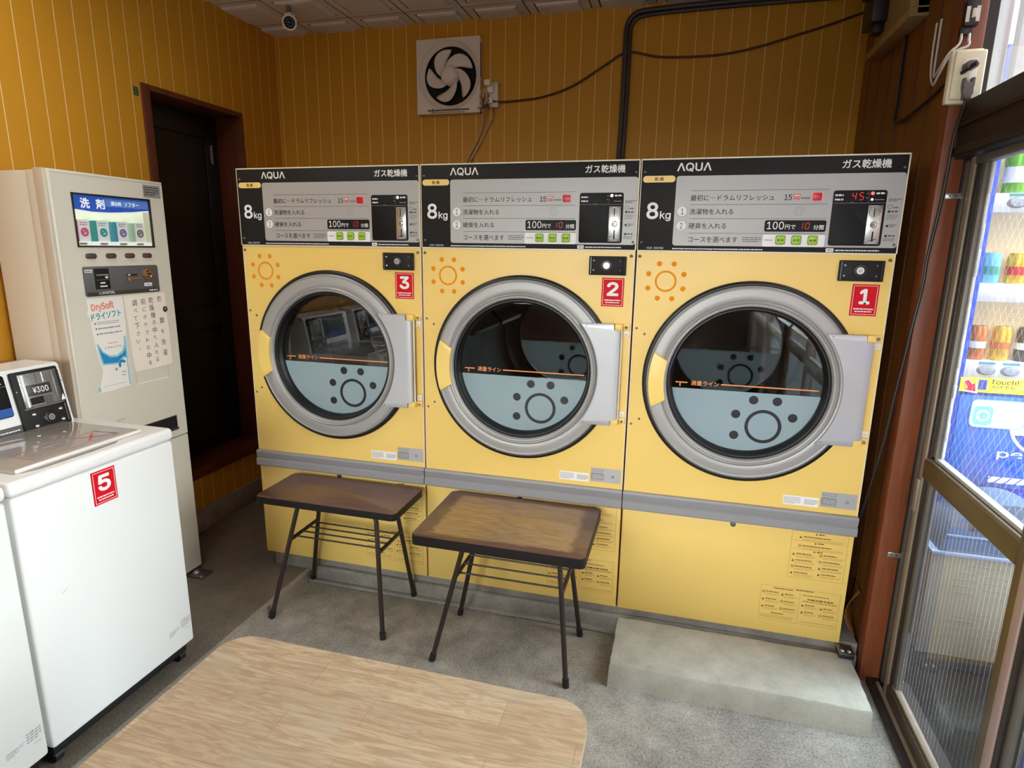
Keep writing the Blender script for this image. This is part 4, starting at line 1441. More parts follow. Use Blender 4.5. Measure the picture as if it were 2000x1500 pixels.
    for u, v in ((-0.657, 0.045), (-0.657, 0.014), (-0.586, 0.044), (-0.586, 0.015)):
        b.lathe(u, v, [(0.0, 0.0145), (0.003, 0.0138), (0.0052, 0.0098)], 'steel', 14)
    for u, v in ((-0.6835, 0.110), (-0.5665, 0.118), (-0.5665, 0.030)):
        b.disc(u, v, 0.0022, 0.0145 if u > -0.6 else 0.0105, 'steel', 8)
    cb = b.build('coin_box', cons)
    b = MB(CF); b.lathe(-0.619, 0.029, [(0.0, 0.016), (0.0085, 0.016), (0.0095, 0.013), (0.0150, 0.012), (0.0165, 0.0098)], 'gasket_black', 24)
    b.disc(-0.619, 0.029, 0.0088, 0.0164, 'steel', 20); b.ring(-0.619, 0.029, 0.003, 0.0045, 0.0168, 'steel_dark', 14)
    b.build('lock_cylinder', cb)
    # casters
    for (x, y) in ((0.112, WY1 - 0.028), (0.112, WY0 + 0.025), (-0.30, WY1 - 0.03), (-0.30, WY0 + 0.03)):
        b = MB()
        b.tube([(x, y - 0.010, PZ + 0.016), (x, y + 0.010, PZ + 0.016)], 0.016, 'caster_black', 14)
        b.box(x - 0.013, x + 0.013, y - 0.013, y + 0.013, PZ + 0.022, 0.062, 'caster_black', 0.003)
        b.build('caster', t)
    return t


w5 = build_washer('white washing machine with red number 5 sticker beside the cream vending machine')
w4 = copy_tree(w5, Vector((-0.12, (WY0 + WY1) / 2 - 0.434, PZ)))
w4['label'] = 'white washing machine cut off at the left edge, with no number visible'
s = number_sign(FYZ(0, 0, 0), w5, '5', -0.771, -0.708, 0.612, 0.695, WX)
s['label'] = 'red sticker with white number 5'

# ------------------------------------------------------------------ detergent vending machine
VX, V0, V1 = -0.215, -0.493, -0.096
t = thing('detergent_vending_machine', 'slim cream detergent vending machine between washing machine 5 and the doorway', 'vending machine', (-0.31, -0.295, PZ))
F = FYZ(VX, 0, 0)
b = MB(F)
b.box(V0 + 0.004, V1 - 0.004, 0.048, 1.412, -0.21, -0.062, 'vend_cream', 0.004)
b.box(V0 + 0.002, V1 - 0.002, 0.048, 1.413, -0.060, -0.030, 'vend_cream', 0.003)
b.build('cabinet', t)
# door frame with window opening (built as border boxes)
pu0, pu1, pv0, pv1 = -0.416, -0.155, 1.213, 1.356
b = MB(F)
for q in ((V0, pu0, 0.565, 1.416), (pu1, V1, 0.565, 1.416), (pu0, pu1, pv1, 1.416), (pu0, pu1, 0.565, pv0)):
    b.box(q[0], q[1], q[2], q[3], -0.032, 0.0, 'vend_cream')
b.box(V0 - 0.001, V0 + 0.010, 0.05, 1.417, -0.032, 0.002, 'vend_edge', 0.003)
b.box(V0 + 0.010, V0 + 0.022, 0.05, 1.417, -0.032, 0.0035, 'vend_cream', 0.004)
b.box(V0 + 0.022, V1, 1.408, 1.417, -0.032, 0.001, 'vend_cream', 0.002)
b.box(V0, V1, 0.048, 0.561, -0.032, 0.0, 'vend_cream', 0.002)
# dispensing opening
b.box(-0.37, -0.136, 0.587, 0.643, 0.0002, 0.0012, 'vend_edge', 0.0005)
b.box(-0.36, -0.139, 0.591, 0.640, 0.0012, 0.0020, 'hole_black')
b.box(-0.36, -0.139, 0.591, 0.598, 0.0016, 0.008, 'steel_dark', 0.001)
b.box(-0.368, -0.340, 0.680, 0.684, 0.0, 0.003, 'vend_edge')
front = b.build('front_panel', t)
# display window: back, header, glass
b = MB(F)
b.box(pu0, pu1, pv0, pv1, -0.0295, -0.0285, 'display_back')
b.rect(pu0, pu1, pv0, pv0 + 0.012, -0.006, 'display_white')
hd = [(pu0, 1.316), (pu0 + 0.06, 1.3105), (pu0 + 0.12, 1.311), (pu0 + 0.19, 1.316), (pu1, 1.324), (pu1, pv1), (pu0, pv1)]
b.poly([(u, v - 0.004) for u, v in hd[:5]] + hd[5:], -0.0044, 'display_white')
b.poly(hd, -0.0040, 'display_blue')
b.rect(-0.310, pu1, 1.3275, 1.350, -0.0036, 'display_blue_light')
b.text('洗', -0.392, -0.362, 1.319, 1.348, -0.0031, 'display_white', CJK, 0.03); b.text('剤', -0.342, -0.313, 1.319, 1.348, -0.0031, 'display_white', CJK, 0.03)
b.text('漂白剤', -0.292, -0.256, 1.3315, 1.3440, -0.0031, 'display_white', CJK, 0.02); b.text('ソフター', -0.245, -0.192, 1.3315, 1.3450, -0.0031, 'display_white', CJK, 0.02)
for k, u in enumerate((-0.396, -0.329, -0.262, -0.200)):
    b.rect(u - 0.014, u + 0.014, pv0 + 0.002, pv0 + 0.010, -0.0055, 'paper_cream'); b.greek(u - 0.010, u + 0.010, pv0 + 0.004, pv0 + 0.0085, -0.005, 'dark_print', 1, k, 0.7)
for q in ((pu0 - 0.004, pu0 + 0.001), (pu1 - 0.001, pu1 + 0.004)):
    b.box(q[0], q[1], pv0 - 0.004, pv1 + 0.004, -0.004, 0.0025, 'gasket_black', 0.001)
for q in ((pv0 - 0.004, pv0 + 0.001), (pv1 - 0.001, pv1 + 0.004)):
    b.box(pu0 - 0.004, pu1 + 0.004, q[0], q[1], -0.004, 0.0025, 'gasket_black', 0.001)
disp = b.build('display_window', t)
b = MB(F); b.rect(pu0, pu1, pv0, pv1, -0.001, 'display_glass'); b.build('display_glass', disp)
b = MB(F); b.rect(-0.173, -0.106, 1.365, 1.404, 0.0006, 'grey_print'); b.greek(-0.168, -0.112, 1.370, 1.400, 0.0010, 'dark_print', 4, 3, 0.5); b.build('notice_sticker', t)['label'] = 'faded grey sticker'
for u in (-0.383, -0.317, -0.251, -0.186):
    b = MB(F); b.prism(rrpts(u - 0.017, u + 0.017, 1.1765, 1.1920, 0.007), 0.0, 0.004, 'button_brown', 0.0012); b.build('select_button', t)
b = MB(F)
b.prism(rrpts(-0.416, -0.153, 1.068, 1.154, 0.006), 0.0, 0.004, 'vend_grey', 0.001)
b.rect(-0.413, -0.156, 1.069, 1.080, 0.0044, 'coinbox_dark')
b.box(-0.384, -0.335, 1.088, 1.148, 0.003, 0.0055, 'hole_black', 0.0006)
b.box(-0.379, -0.340, 1.128, 1.131, 0.005, 0.008, 'steel'); b.box(-0.380, -0.339, 1.114, 1.116, 0.005, 0.007, 'steel_dark'); b.rect(-0.35, -0.340, 1.119, 1.125, 0.006, 'white_print')
b.rect(-0.368, -0.352, 1.104, 1.108, 0.006, 'white_print'); b.rect(-0.370, -0.346, 1.094, 1.098, 0.006, 'white_print')
b.rect(-0.413, -0.389, 1.137, 1.145, 0.0045, 'white_print'); b.greek(-0.411, -0.391, 1.139, 1.143, 0.0049, 'dark_print', 1, 2, 0.9)
b.text('1,000円札', -0.376, -0.322, 1.071, 1.081, 0.0048, 'white_print', CJK, 0.01)
b.rect(-0.275, -0.235, 1.1225, 1.1285, 0.0045, 'hole_black'); b.rect(-0.270, -0.260, 1.1240, 1.1275, 0.0049, 'white_print')
b.box(-0.272, -0.222, 1.113, 1.116, 0.003, 0.006, 'brass'); b.box(-0.272, -0.262, 1.104, 1.118, 0.003, 0.010, 'brass', 0.001)
b.rr(-0.213, -0.182, 1.088, 1.099, 0.004, 0.0046, 'white_print'); b.greek(-0.208, -0.187, 1.091, 1.096, 0.005, 'grey_print', 1, 4, 0.7)
b.disc(-0.172, 1.083, 0.002, 0.0046, 'hole_black', 8); b.greek(-0.195, -0.162, 1.0715, 1.0775, 0.0049, 'white_print', 1, 5, 0.7)
cpn = b.build('coin_panel', t)
b = MB(F); b.lathe(-0.197, 1.1265, [(0.0, 0.0095), (0.012, 0.0095), (0.013, 0.011), (0.0165, 0.0105), (0.018, 0.004)], 'brass', 24); b.box(-0.200, -0.185, 1.124, 1.129, 0.0094, 0.0104, 'hole_black'); b.box(-0.208, -0.194, 1.116, 1.119, 0.0094, 0.0104, 'hole_black'); b.box(-0.208, -0.194, 1.133, 1.136, 0.0094, 0.0104, 'hole_black'); b.build('coin_slot', cpn)
# floor foot
b = MB(); b.box(-0.235, -0.150, -0.170, -0.112, PZ, PZ + 0.006, 'steel_dark', 0.002); b.lathe(-0.20, -0.142, [(0.0, PZ + 0.013), (0.008, PZ + 0.0125), (0.012, PZ + 0.006)], 'steel', 12)
b.box(-0.160, -0.150, -0.172, -0.160, PZ + 0.004, PZ + 0.012, 'steel', 0.003); b.build('levelling_foot', t)

# dummy detergent packets in the display
G = 'sample detergent packets in the vending display'
for k, (u0, u1, v1, side, mark, lab) in enumerate((
        (-0.412, -0.372, 1.287, 'box_pink', 'box_pink', 'white and pink detergent packet at the left end of the display'),
        (-0.366, -0.309, 1.287, 'box_teal', 'box_teal', 'white packet with teal print and teal spine in the display'),
        (-0.298, -0.243, 1.286, 'box_blue', 'box_lilac', 'white packet with lilac print and blue spine in the display'),
        (-0.233, -0.182, 1.285, 'box_mint', 'grey_print', 'pale mint and white packet at the right end of the display'))):
    b = MB(F)
    sp = 0.018 if k else 0.004
    u0 += 0.006; u1 += 0.006
    b.box(u0 + sp, u1, 1.2255, v1, -0.024, -0.009, 'vm_white')
    b.box(u0, u0 + sp, 1.2255, v1 - 0.002, -0.026, -0.010, side, 0.001)
    um = (u0 + sp + u1) / 2
    b.lathe(um, 1.252, [(0.013, -0.0086), (0.006, -0.0086)], mark, 12); b.line((um - 0.01, 1.248), (um + 0.009, 1.258), 0.006, -0.0083, mark)
    b.greek(u0 + sp + 0.005, u1 - 0.006, 1.270, 1.282, -0.0086, mark, 2, k, 0.5)
    tag(b.build('detergent_packet', base=(VX, (u0 + u1) / 2, 1.2255)), lab, 'detergent', G)


# papers taped to the vending machine
def paper(pts, w, m, cut=1):
    b = MB(F)
    b.prism(pts, w, w + 0.0006, m)
    return b


pts = [(-0.419, 1.062), (-0.416, 1.035), (-0.421, 1.018), (-0.413, 1.000), (-0.4135, 0.975), (-0.410, 0.945), (-0.406, 0.905), (-0.400, 0.870), (-0.395, 0.842), (-0.402, 0.822),
       (-0.412, 0.796), (-0.418, 0.780), (-0.375, 0.779), (-0.304, 0.783), (-0.302, 0.83), (-0.301, 0.865), (-0.300, 0.91), (-0.298, 0.955), (-0.295, 0.985), (-0.298, 1.000), (-0.296, 1.03), (-0.2965, 1.063)]
b = paper(pts[::-1], 0.0008, 'paper_white')
w = 0.0018
TI = Matrix.Translation((-0.36, 0.93, 0)) @ Matrix.Rotation(math.radians(4), 4, 'Z') @ Matrix.Translation((0.36, -0.93, 0))
b.text('DrySoft', -0.398, -0.322, 1.022, 1.050, w, 'ink_coral', CJK, 0.03, 4, fr=TI)
b.text('ドライソフト', -0.404, -0.303, 1.000, 1.020, w, 'ink_teal', CJK, 0.03, 3, fr=TI)
for k in range(3):
    v = 0.988 - k * 0.016
    b.disc(-0.400 + k * 0.002, v, 0.0025, w, 'ink_black', 8); b.greek(-0.394 + k * 0.002, -0.318 + k * 0.003, v - 0.005, v + 0.005, w, 'grey_print', 2 if k == 0 else 1, 60 + k, 0.45)
cres = [(-0.404, 0.927), (-0.398, 0.926), (-0.385, 0.902), (-0.365, 0.888), (-0.340, 0.885), (-0.320, 0.896), (-0.310, 0.918), (-0.309, 0.940), (-0.302, 0.940), (-0.302, 0.868), (-0.315, 0.872), (-0.330, 0.868), (-0.345, 0.857), (-0.392, 0.862), (-0.398, 0.885)]
b.poly(cres[::-1], w, 'ink_pale_blue')
cres2 = [(-0.398, 0.918), (-0.389, 0.900), (-0.365, 0.882), (-0.340, 0.879), (-0.318, 0.888), (-0.308, 0.905), (-0.309, 0.876), (-0.320, 0.878), (-0.342, 0.862), (-0.388, 0.866), (-0.394, 0.890)]
b.poly(cres2[::-1], w + 0.0004, 'ink_blue')
b.text('ドライソフト', -0.378, -0.322, 0.908, 0.915, w + 0.0008, 'ink_teal', CJK, 0.01); b.greek(-0.366, -0.332, 0.922, 0.927, w, 'ink_coral', 1, 66, 0.6)
b.lathe(-0.326, 0.855, [(0.014, w + 0.0008), (0.005, w + 0.0008)], 'ink_blue', 12, 0.3, 4.0); b.rect(-0.309, -0.304, 0.786, 0.868, w, 'ink_pale_blue'); b.rect(-0.416, -0.409, 0.782, 0.798, w, 'ink_pale_blue')
b.rect(-0.352, -0.345, 0.838, 0.846, w, 'grey_print'); b.greek(-0.330, -0.315, 0.815, 0.835, w, 'grey_print', 2, 67, 0.3); b.rect(-0.400, -0.318, 0.796, 0.7968, w, 'grey_print')
tag(b.build('paper_advert', base=(VX, -0.36, 0.78)), 'torn white paper advert with blue crescent taped to the cream vending machine', 'poster')
pts = [(-0.292, 1.064), (-0.1345, 1.064), (-0.1320, 1.035), (-0.1330, 0.98), (-0.1300, 0.93), (-0.1310, 0.823), (-0.20, 0.8195), (-0.28, 0.821), (-0.2835, 0.86), (-0.286, 0.93), (-0.289, 0.99)]
b = paper(pts[::-1], 0.0008, 'paper_cream')
rnd = random.Random(11)
colsT = ((-0.158, '衣●類を洗濯', 1.044, 0.036), (-0.190, '乾燥機の中へ入れる', 1.042, 0.0245), (-0.222, '前にポケットの中を', 1.040, 0.0250), (-0.256, '調べて下さい。', 1.038, 0.0245))
for u, body, v, st in colsT:
    for k, ch in enumerate(body):
        vv = v - k * st
        if ch == '●':
            b.disc(u + 0.020, vv, 0.010, w + 0.0004, 'ink_black', 12); b.disc(u + 0.020, vv + 0.002, 0.0035, w + 0.0008, 'grey_print', 8); continue
        sz = 0.0195 if ord(ch) > 0x4e00 else 0.014
        if ch == '。':
            sz = 0.006
        fr = Matrix.Translation((u + rnd.uniform(-.002, .002), vv, 0)) @ Matrix.Rotation(rnd.uniform(-.12, .12), 4, 'Z')
        b.text(ch, -sz * 0.45, sz * 0.45, -sz / 2, sz / 2, w, 'ink_black', CJK, -0.008, 2, fr=fr)
tag(b.build('paper_notice', base=(VX, -0.21, 0.82)), 'cream handwritten notice taped to the vending machine right of the advert', 'notice')
b = MB(F); b.box(-0.282, -0.150, 0.778, 0.781, 0.0, 0.0008, 'paper_white'); b.box(-0.282, -0.279, 0.778, 0.822, 0.0, 0.0006, 'tape_clear'); b.box(-0.152, -0.149, 0.778, 0.822, 0.0, 0.0006, 'tape_clear')
b.build('tape_residue', t)

# ------------------------------------------------------------------ side tables


def side_table(label, x0, x1, y0, y1, zt, th, feet, topm, nrod, zc):
    cx, cy = (x0 + x1) / 2, (y0 + y1) / 2
    t = thing('side_table', label, 'table', (cx, cy, 0), 'low side tables in front of the dryers')
    b = MB(FXY(0, 0, 0))
    b.prism(rrpts(x0 + 0.0015, x1 - 0.0015, y0 + 0.0015, y1 - 0.0015, 0.016), zt - 0.003, zt, topm, 0.001)
    top = b.build('tabletop', t, base=None)
    # object coordinates of the top are centred on the table
    b = MB(FXY(0, 0, 0))
    b.prism(rrpts(x0, x1, y0, y1, 0.018), zt - th, zt - 0.002, 'edge_black', 0.001); b.build('edge_band', top)
    zu = zt - th
    hz = {}
    for i, (sx_, sy_) in enumerate(((0, 0), (1, 0), (0, 1), (1, 1))):
        fx, fy = feet[sx_], feet[2 + sy_]
        tx = x0 + 0.125 if sx_ == 0 else x1 - 0.085
        ty = cy - 0.068 if sy_ == 0 else cy + 0.068
        dx = 1 if sx_ == 0 else -1
        a = Vector((fx, fy, 0.006)); e = Vector((tx, ty, zu - 0.03))
        hz[(sx_, sy_)] = (a, e)
        b = MB()
        b.tube([a, a.lerp(e, 0.33), a.lerp(e, 0.66), e, Vector((tx + dx * 0.006, ty, zu - 0.014)), Vector((tx + dx * 0.018, ty, zu - 0.0075)), Vector((tx + dx * 0.07, ty, zu - 0.0072))], 0.0075, 'leg_brown', 10)
        lg = b.build('leg', t, 50)
        b = MB(); d = (e - a).normalized(); b.tube([a - d * 0.006, a + d * 0.018], 0.0098, 'caster_black', 10); b.build('foot_cap', lg)
    ends = []
    for sx_ in (0, 1):
        p = []
        for sy_ in (0, 1):
            a, e = hz[(sx_, sy_)]
            p.append(a.lerp(e, (zc - a.z) / (e.z - a.z)))
        ends.append(p)
        b = MB(); b.tube(p, 0.0062, 'leg_brown', 8); b.build('crossbar', t)
    for k in range(nrod):
        f = 0.14 + 0.66 * k / (nrod - 1)
        b = MB(); b.tube([ends[0][0].lerp(ends[0][1], f) + Vector((0, 0, .006)), ends[1][0].lerp(ends[1][1], f) + Vector((0, 0, .006))], 0.0028, 'leg_brown', 8); b.build('rack_rod', t)
    return t


side_table('dark brown side table on thin legs in front of dryer 3', 0.165, 0.662, -0.245, -0.025, 0.430, 0.024,
           (0.203, 0.611, -0.252, -0.010), 'table_walnut', 4, 0.275)
side_table('side table with pale veneer centre and dark border in front of dryer 2', 0.764, 1.259, -0.358, -0.022, 0.434, 0.030,
           (0.802, 1.212, -0.303, -0.057), 'table_walnut_pale_centre', 3, 0.268)

# big worn beech table in the foreground
BT0, BT1, BU0, BU1, BZ = 0.655, 1.355, -1.60, -0.925, 0.48
t = thing('beech_table', 'worn pale wooden table with rounded corners in the foreground', 'table', ((BT0 + BT1) / 2, (BU0 + BU1) / 2, 0))
b = MB(); b.prism(rrpts(BT0, BT1, BU0, BU1, 0.055, 10), BZ - 0.022, BZ, 'table_beech', 0.007, 3); b.build('tabletop', t, 40)
for x in (BT0 + 0.09, BT1 - 0.09):
    for y in (BU0 + 0.09, BU1 - 0.09):
        b = MB(); b.tube([(x, y, 0.0), (x, y, 0.2), (x, y, BZ - 0.021)], 0.022, 'table_beech', 14); b.build('leg', t)

# ------------------------------------------------------------------ exhaust fan and its cables
t = thing('exhaust_fan', 'square cream exhaust fan with five blades high on the yellow wall', 'fan', (0.43, YB, 1.94))
F = FXZ(0, 0.85, 0)
fu, fv = 0.430, 1.9395
b = MB(F)
u0, u1, v0, v1 = 0.281, 0.569, 1.788, 2.086
n = 48
R = 0.140
ring_v, rect_v = [], []
for i in range(n):
    a = 2 * PI * (i + 0.5) / n
    c_, s_ = math.cos(a), math.sin(a)
    ring_v.append((fu + R * c_, fv + R * s_, 0.0))
    k = min(((u1 if c_ > 0 else u0) - fu) / c_, ((v1 if s_ > 0 else v0) - fv) / s_)
    rect_v.append((fu + k * c_, fv + k * s_, 0.0))
b.add(ring_v + rect_v, [(i, n + i, n + (i + 1) % n, (i + 1) % n) for i in range(n)], 'fan_cream')
for q in ((u0, v0), (u1, v0), (u1, v1), (u0, v1)):
    a = math.atan2(q[1] - fv, q[0] - fu) % (2 * PI)
    i = int((a / (2 * PI) * n - 0.5) % n)
    b.add([rect_v[i], (q[0], q[1], 0.0), rect_v[(i + 1) % n]], [(0, 1, 2)], 'fan_cream')
for q in ((u0, u0 + 0.004, v0, v1), (u1 - 0.004, u1, v0, v1), (u0, u1, v0, v0 + 0.004), (u0, u1, v1 - 0.004, v1)):
    b.box(q[0], q[1], q[2], q[3], -0.031, -0.0005, 'fan_cream')
b.lathe(fu, fv, [(0.140, 0.0), (0.137, 0.002), (0.130, -0.006), (0.119, -0.012), (0.117, -0.016)], 'fan_cream', 48)
b.lathe(fu, fv, [(0.117, -0.016), (0.117, -0.0305), (0.0, -0.0305)], 'hole_black', 48)
b.box(0.330, 0.520, 1.7985, 1.8055, -0.002, 0.003, 'fan_dirt', 0.001); b.box(0.352, 0.355, 1.793, 1.811, 0.0, 0.004, 'fan_dirt'); b.box(0.345, 0.5, 1.7915, 1.7945, 0, 0.0015, 'fan_dirt')
b.box(0.5685, 0.5695, 1.93, 2.06, -0.02, -0.004, 'fan_dirt')
b.build('frame', t)
for k in range(5):
    a0 = math.radians(124 + 72 * k)
    vv, ff = [], []
    NR, NT = 7, 6
    for i in range(NR + 1):
        fr_ = i / NR
        r = 0.036 + 0.071 * fr_
        sweep = math.radians(34) * (1 - fr_) ** 1.5 - math.radians(10) * fr_
        wid = math.radians(54) + math.radians(8) * math.sin(fr_ * PI)
        for j in range(NT + 1):
            s_ = j / NT - 0.5
            rr_ = r - 0.012 * fr_ * (2 * s_ + 0.2) ** 2 * (0.3 if s_ < 0 else 1.3)
            a = a0 + sweep + s_ * wid
            vv.append((fu + rr_ * math.cos(a), fv + rr_ * math.sin(a), -0.006 + 0.011 * s_ * 2))
    for i in range(NR):
        for j in range(NT):
            q = i * (NT + 1) + j
            ff.append((q, q + NT + 1, q + NT + 2, q + 1))
    b = MB(F); b.add(vv, ff, 'fan_cream'); bl = b.build('blade', t, 60)
    so = bl.modifiers.new('thickness', 'SOLIDIFY'); so.thickness = 0.0022; so.offset = 0
b = MB(F); b.lathe(fu, fv, [(0.0, 0.012), (0.024, 0.0115), (0.033, 0.008), (0.038, 0.0), (0.039, -0.022)], 'fan_cream', 32); b.build('hub', t, 50)

t = thing('wall_outlet', 'cream outlet box on the wall right of the exhaust fan', 'outlet', (0.63, YB, 1.856))
F = FXZ(0, YB, 0)
b = MB(F); b.box(0.605, 0.645, 1.806, 1.905, 0.0, 0.020, 'fan_cream', 0.003); b.build('plate', t)
b = MB(F); b.box(0.600, 0.626, 1.862, 1.892, 0.018, 0.034, 'socket_white', 0.003); b.box(0.603, 0.625, 1.822, 1.846, 0.018, 0.032, 'socket_white', 0.003); b.build('socket', t)
# tangled plug cord
b = MB()
b.tube([(0.600, YB - 0.040, 1.875), (0.580, YB - 0.045, 1.865), (0.575, YB - 0.045, 1.84), (0.588, YB - 0.05, 1.815), (0.604, YB - 0.045, 1.83), (0.600, YB - 0.05, 1.87), (0.590, YB - 0.05, 1.85), (0.582, YB - 0.05, 1.81), (0.563, YB - 0.045, 1.800)], 0.004, 'cord_beige', 7, 6)
b.box(0.596, 0.622, YB - 0.062, YB - 0.032, 1.885, 1.908, 'socket_white', 0.004)
b.tube([(0.585, YB - 0.05, 1.845), (0.593, YB - 0.052, 1.80), (0.604, YB - 0.045, 1.812), (0.612, YB - 0.05, 1.795)], 0.004, 'cord_brown', 7, 6)
tag(b.build('power_cable', base=(0.59, YB - 0.04, 1.8)), 'tangled beige plug cord hanging at the fan outlet', 'cord')
b = MB(); b.tube([(0.590, YB - 0.045, 1.825), (0.577, YB - 0.02, 1.76), (0.566, YB - 0.012, 1.715), (0.540, YB - 0.01, 1.66), (0.515, YB - 0.012, 1.62), (0.495, YB - 0.02, 1.575), (0.485, 0.80, 1.52), (0.48, 0.70, 1.40)], 0.0038, 'cord_beige', 7, 6)
tag(b.build('power_cable', base=(0.54, YB - 0.02, 1.7)), 'left of the two pale cords dropping behind dryer 2', 'cord', 'pale cords below the fan outlet')
b = MB(); b.tube([(0.617, YB - 0.024, 1.812), (0.618, YB - 0.012, 1.77), (0.605, YB - 0.008, 1.745), (0.570, YB - 0.008, 1.68), (0.535, YB - 0.012, 1.62), (0.510, YB - 0.02, 1.575), (0.505, 0.80, 1.52), (0.50, 0.70, 1.40)], 0.0038, 'cord_beige', 7, 6)
tag(b.build('power_cable', base=(0.56, YB - 0.02, 1.7)), 'right of the two pale cords dropping behind dryer 2', 'cord', 'pale cords below the fan outlet')
b = MB(); b.tube([(0.605, YB - 0.030, 1.832), (0.66, YB - 0.012, 1.828), (0.75, YB - 0.008, 1.832), (0.838, YB - 0.006, 1.841), (0.96, YB - 0.006, 1.876), (1.088, YB - 0.006, 1.946), (1.18, YB - 0.006, 1.990), (1.30, YB - 0.006, 1.966), (1.455, YB - 0.006, 1.958), (1.56, YB - 0.006, 1.962), (1.673, YB - 0.006, 1.979), (1.80, YB - 0.006, 2.01), (1.897, YB - 0.006, 2.034), (2.02, YB - 0.006, 2.07)], 0.0045, 'cord_brown', 7, 5)
tag(b.build('wall_cable', base=(1.2, YB, 1.95)), 'thin brown cable sagging across the back wall from the fan outlet', 'cable')
b = MB()
for off, r in ((0.0, 0.010), (0.016, 0.008)):
    b.tube([(1.160 + off, YB - 0.012, 1.30), (1.163 + off, YB - 0.012, 1.55), (1.168 + off, YB - 0.012, 1.75), (1.170 + off, YB - 0.012, 1.95), (1.170 + off, YB - 0.012, 2.06), (1.178 + off, YB - 0.012, 2.098 - off * .4), (1.195 + off, YB - 0.012, 2.120 - off * 0.7), (1.222 + off, YB - 0.012, 2.131 - off), (1.30, YB - 0.012, 2.136 - off), (1.55, YB - 0.012, 2.140 - off), (1.80, YB - 0.012, 2.140 - off), (2.03, YB - 0.012, 2.140 - off)], r, 'pipe_dark', 8, 4)
tag(b.build('conduit_pipe', base=(1.17, YB, 1.3)), 'dark twin pipe rising behind dryer 2 and bending along the ceiling', 'pipe')

# security camera
t = thing('security_camera', 'small white security camera hanging from the ceiling corner', 'camera', (-0.138, 0.55, ZC))
b = MB(); b.cyl(-0.138, 0.555, 0.022, ZC - 0.008, ZC + 0.004, 'cam_white', 20); b.tube([(-0.138, 0.555, ZC - 0.006), (-0.136, 0.556, ZC - 0.022), (-0.134, 0.558, ZC - 0.035)], 0.009, 'steel_dark', 10); b.box(-0.152, -0.120, 0.545, 0.575, ZC - 0.045, ZC - 0.033, 'cam_white', 0.004); b.build('mount', t)
dirv = (Vector((0.95, -1.2, 1.35)) - Vector((-0.138, 0.55, ZC - 0.066))).normalized()
rot = dirv.to_track_quat('Z', 'Y').to_matrix().to_4x4()
CFm = Matrix.Translation((-0.136, 0.556, ZC - 0.066)) @ rot
b = MB(CFm); b.lathe(0, 0, [(0.0, -0.045), (0.020, -0.045), (0.026, -0.035), (0.027, 0.018), (0.0285, 0.020), (0.0285, 0.027), (0.022, 0.027)], 'cam_white', 28); cb_ = b.build('body', t, 50)
b = MB(CFm); b.lathe(0, 0, [(0.022, 0.026), (0.020, 0.020), (0.0, 0.020)], 'lens_black', 28); b.lathe(0, 0, [(0.009, 0.0205), (0.008, 0.026), (0.0, 0.028)], 'lens_black', 20); b.build('lens', cb_, 50)
b = MB(CFm)
for k in range(10):
    a = 2 * PI * k / 10
    b.disc(0.0145 * math.cos(a), 0.0145 * math.sin(a), 0.0018, 0.0206, 'steel_dark', 8)
b.build('infrared_lamps', cb_)

# green tape patch
b = MB(FYZ(XL, 0, 0)); b.box(0.052, 0.073, 1.727, 1.756, 0.0, 0.0012, 'green_tape', 0.0004); tag(b.build('tape_patch', base=(XL, 0.062, 1.727)), 'small dark green tape patch on the wall by the door frame', 'tape')

# fill lamp added out of view over the washing machines to brighten the left wall
t = thing('fill_lamp', 'flat white fill lamp added out of view above the washing machines', 'lamp', (0.05, -0.65, ZC))
b = MB(); b.box(-0.11, 0.21, -0.81, -0.49, ZC - 0.03, ZC + 0.002, 'cam_white', 0.006); b.build('housing', t)
b = MB(); b.box(-0.095, 0.195, -0.795, -0.505, ZC - 0.034, ZC - 0.028, 'display_white', 0.002); b.build('diffuser', t)
ld = bpy.data.lights.new('fill_lamp_light', 'AREA')
ld.shape = 'SQUARE'; ld.size = 0.28; ld.energy = 4.6; ld.color = (1.0, 0.97, 0.93)
lo = bpy.data.objects.new('fill_lamp_light', ld); COL.objects.link(lo); lo.location = (0.05, -0.65, ZC - 0.037)

# ------------------------------------------------------------------ right wall fittings
t = thing('meter_board', 'wooden mounting board with black meter high on the right wall', 'meter board', (XR, 0.43, 1.86))
F = FYZN(XR, 0, 0)
b = MB(F)
b.box(-0.655, -0.235, 1.855, 2.15, 0.0, 0.030, 'board_wood', 0.002)
b.box(-0.655, -0.235, 1.848, 1.872, 0.0, 0.048, 'board_wood', 0.002)
b.box(-0.262, -0.235, 1.872, 2.15, 0.0, 0.048, 'board_wood', 0.002)
b.build('board', t)
b = MB(F); b.box(-0.64, -0.52, 1.93, 2.13, 0.03, 0.075, 'breaker_black', 0.004); b.box(-0.60, -0.545, 1.905, 1.935, 0.03, 0.060, 'breaker_black', 0.003); b.lathe(-0.58, 2.05, [(0.045, 0.075), (0.043, 0.09), (0, 0.092)], 'breaker_black', 20); b.build('meter', t)
b = MB(F); b.box(-0.33, -0.295, 1.98, 2.06, 0.03, 0.05, 'breaker_black', 0.003); b.build('switch', t)

t = thing('power_outlet', 'cream power outlet box on the wooden post above the door header', 'outlet', (2.055, -0.034, 1.625))
F = FXZ(0, -0.034, 0)
b = MB(F); b.box(2.017, 2.081, 1.567, 1.684, 0.0, 0.020, 'plate_cream', 0.003); b.build('back_box', t)
b = MB(F); b.box(2.0225, 2.086, 1.575, 1.680, 0.020, 0.027, 'plate_cream', 0.004, 3); b.build('plate', t)
b = MB(F); b.box(2.040, 2.070, 1.592, 1.662, 0.026, 0.0285, 'socket_white', 0.001); b.build('socket', t)

